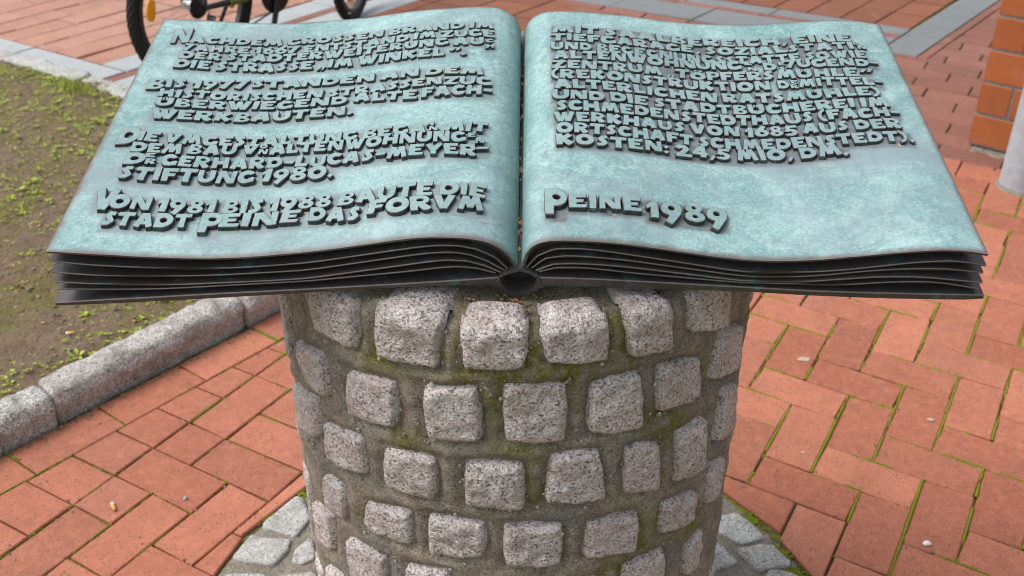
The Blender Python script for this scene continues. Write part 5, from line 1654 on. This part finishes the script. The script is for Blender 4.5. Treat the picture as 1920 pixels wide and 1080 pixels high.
wheel(0, .1); fw = wheel(WB, .5)
fw.matrix_local = Matrix.Translation((WB, 0, 0)) @ Matrix.Rotation(R(24), 4, 'Z') @ Matrix.Translation((-WB, 0, 0))
BB = Vector((.43, 0, .295)); ST = Vector((.27, 0, .76)); HT, HB = Vector((.79, 0, .80)), Vector((.825, 0, .67))
part('frame', [tube_geo([BB, ST], .017, 12), tube_geo([ST - Vector((0, 0, .03)), HT], .018, 12), tube_geo([BB, HB], .022, 12), tube_geo([HB - (HT - HB) * .1, HT + (HT - HB) * .2], .021, 12),
               tube_geo([BB + Vector((-.02, -.02, .01)), (.20, -.062, .325), (.0, -.064, WR)], [.015, .0155, .011], 10), tube_geo([BB + Vector((-.02, .02, .01)), (.20, .062, .325), (.0, .064, WR)], [.015, .0155, .011], 10),
               tube_geo([ST + Vector((.01, 0, -.06)), (.19, -.05, .62), (.0, -.064, WR + .01)], .0095, 8), tube_geo([ST + Vector((.01, 0, -.06)), (.19, .05, .62), (.0, .064, WR + .01)], .0095, 8),
               tube_geo([BB + Vector((0, -.036, 0)), BB + Vector((0, .036, 0))], .024, 16)], M['bike_black'], bike)
part('frame_sticker', [tube_geo([(.245, -.0625, .3215), (.14, -.0645, .329)], .0166, 10)], M['bike_green'], bike)
part('fork', [tube_geo([HB - (HT - HB) * .1, (.845, 0, .60), (.85, -.055, .58), (.90, -.062, .40), (WB, -.06, WR)], [.018, .018, .018, .016, .013], 10), tube_geo([(.845, 0, .60), (.85, .055, .58), (.90, .062, .40), (WB, .06, WR)], [.018, .018, .016, .013], 10)], M['bike_black'], bike)
part('handlebar', [tube_geo([HT + (HT - HB) * .2, HT + Vector((-.03, 0, .10)), HT + Vector((.05, 0, .13))], .014, 10), tube_geo([HT + Vector((.0, -.30, .16)), HT + Vector((.05, -.06, .13)), HT + Vector((.05, .06, .13)), HT + Vector((.0, .30, .16))], .0125, 10)], M['dark_alloy'], bike)
for s in (-1, 1): part('grip', [tube_geo([HT + Vector((-.005, s * .31, .162)), HT + Vector((.018, s * .19, .148))], .0165, 10)], M['tyre'], bike)
part('seat_post', [tube_geo([ST - Vector((0, 0, .04)), ST + Vector((-.06, 0, .18))], .0135, 10)], M['alloy'], bike)
sv2, sf2 = [], []
for i in range(9):
    u = i / 8; x = ST.x - .20 + .28 * u; hw = .075 * (1 - u) ** .7 + .016; zz = ST.z + .195 + .012 * math.cos(u * 5)
    for k in range(8):
        t = 2 * math.pi * k / 8; sv2.append((x, hw * math.cos(t), zz + .022 * math.sin(t)))
for i in range(8):
    for k in range(8): sf2.append((i * 8 + k, i * 8 + (k + 1) % 8, (i + 1) * 8 + (k + 1) % 8, (i + 1) * 8 + k))
sf2 += [tuple(range(8))[::-1], tuple(64 + k for k in range(8))]
part('saddle', [(sv2, sf2)], M['saddle'], bike)
# drive train on the -y side
def gear(c, r, y, n, th=.003):
    v, f = [], []
    for i in range(2 * n):
        t = math.pi * i / n; rr = r if i % 2 else r - .005
        for yy in (y - th / 2, y + th / 2): v.append((c[0] + rr * math.cos(t), yy, c[2] + rr * math.sin(t)))
    m = 2 * n
    for i in range(m):
        j = (i + 1) % m; f.append((2 * i, 2 * i + 1, 2 * j + 1, 2 * j))
    f.append(tuple(2 * i for i in range(m))); f.append(tuple(2 * i + 1 for i in range(m))[::-1])
    return v, f
cas = part('cassette', [gear((0, 0, WR), .052 - .006 * k, -.034 - .0055 * k, 26 - 2 * k) for k in range(6)], M['dark_alloy'], bike, False)
cr = part('chainring', [gear(BB, .080, -.048, 38, .004), gear(BB, .062, -.056, 30, .004)], M['dark_alloy'], bike, False)
part('chain_guard', [disc_geo((BB.x, 0, BB.z), .045, .088, -.066, -.058, 48)], M['bike_black'], cr)
part('crank_arm', [tube_geo([BB + Vector((0, -.075, 0)), BB + Vector((-.055, -.082, -.155))], [.015, .012], 8)], M['bike_black'], bike)
part('crank_arm', [tube_geo([BB + Vector((0, .06, 0)), BB + Vector((.055, .07, .155))], [.015, .012], 8)], M['bike_black'], bike)
for (c, s) in ((BB + Vector((-.055, -.135, -.155)), -1), (BB + Vector((.055, .12, .155)), 1)):
    pd = part('pedal', [box_geo(c + Vector((.040, 0, 0)), (.012, .085, .022)), box_geo(c + Vector((-.040, 0, 0)), (.012, .085, .022)), box_geo(c + Vector((0, -.038, 0)), (.08, .01, .022)), box_geo(c + Vector((0, .038, 0)), (.08, .01, .022))], M['bike_black'], bike, False)
    part('pedal_axle', [tube_geo([c + Vector((0, -.045 * 1, 0)), c + Vector((0, .045, 0))], .009, 10)], M['alloy'], pd)
der = part('derailleur', [box_geo((.012, -.085, WR - .055), (.030, .022, .055), Matrix.Rotation(.35, 3, 'Y')), box_geo((.035, -.070, WR - .125), (.026, .010, .10), Matrix.Rotation(-.4, 3, 'Y'))], M['dark_alloy'], bike, False)
part('lever', [tube_geo([(.010, -.098, WR - .035), (.035, -.105, WR - .085)], .009, 8)], M['alloy'], der)
part('pulley', [gear((.020, 0, WR - .085), .020, -.062, 11), gear((.055, 0, WR - .165), .020, -.062, 11)], M['bike_black'], der, False)
part('chain', [tube_geo([(0.0, -.050, WR + .045), (BB.x, -.048, BB.z + .078)], .004, 6), tube_geo([(.055, -.060, WR - .184), (BB.x, -.050, BB.z - .078)], .004, 6), tube_geo([(.04, -.052, WR - .03), (.0, -.06, WR - .085), (.035, -.062, WR - .165)], .004, 6)], M['dark_alloy'], bike)
part('kickstand', [tube_geo([(.25, .045, .30), (.20, .17, .012)], .009, 8)], M['bike_black'], bike)

# ------------------------------------------------------------------ small litter on the ground
def butt(p, ang, label, z):
    o = empty('cigarette_butt', (p[0], p[1], z + .0042)); o.rotation_euler = (0, 0, ang)
    tag(o, label, 'cigarette butt', 'cigarette ends')
    v, f = tube_geo([(-.003, 0, 0), (.004, 0, .0), (.016, 0, .0)], .0041, 12); mesh_obj('filter', v, f, M['filter'], o, None, True)
    v, f = tube_geo([(-.010, 0, .0003), (-.006, .0004, 0), (-.0028, 0, 0)], [.0034, .0041, .0042], 12); mesh_obj('paper_end', v, f, M['paper'], o, None, True)
butt((-.905, 1.796), R(-58), 'cigarette butt with white end lying on the brick paving', .001)
butt((-1.195, 2.385), R(8), 'tan cigarette butt lying on the soil bed', soil_h(-1.195, 2.385) + .001)
def blob(name, mat, p, r, hgt, seed, flat=1.0):
    v, f = [], []
    n = 14
    for i, (s, z) in enumerate(((1, 0), (.92, .6), (.6, 1), (.25, 1.05))):
        for k in range(n):
            t = 2 * math.pi * k / n; rr = r * s * (1 + .45 * noise.noise((math.cos(t) * 1.6 + seed, math.sin(t) * 1.6, i * .4)))
            v.append((rr * math.cos(t), rr * math.sin(t) * flat, hgt * z * (1 + .5 * noise.noise((math.cos(t) * 2, math.sin(t) * 2, seed + i)))))
    for i in range(3):
        for k in range(n): f.append((i * n + k, i * n + (k + 1) % n, (i + 1) * n + (k + 1) % n, (i + 1) * n + k))
    f.append(tuple(3 * n + k for k in range(n)))
    o = mesh_obj(name, v, f, mat, None, None, True); o.location = p
    return o
tag(blob('paper_scrap', M['paper'], (.905, 1.682, .001), .0085, .006, 2, .7), 'crumpled white paper scrap on the right-hand brick paving', 'paper')
for i, (x, y, r, lab) in enumerate(((.797, 2.372, .017, 'pale gum stain on the brick paving nearest the right book corner'), (1.055, 2.110, .010, 'small pale gum spot beside the right edge of the picture'), (.705, 1.985, .007, 'tiny pale gum spot between the pedestal and the white paper scrap'))):
    tag(blob('gum_spot', M['gum'], (x, y, .0015), r, .0012, 5 + i * 3, .6), lab, 'chewing gum', 'gum spots on the paving')
tag(blob('pebble', M['granite_pale'], (-.748, 1.823, .001), .006, .006, 9, .75), 'small beige pebble on the left brick paving', 'pebble')
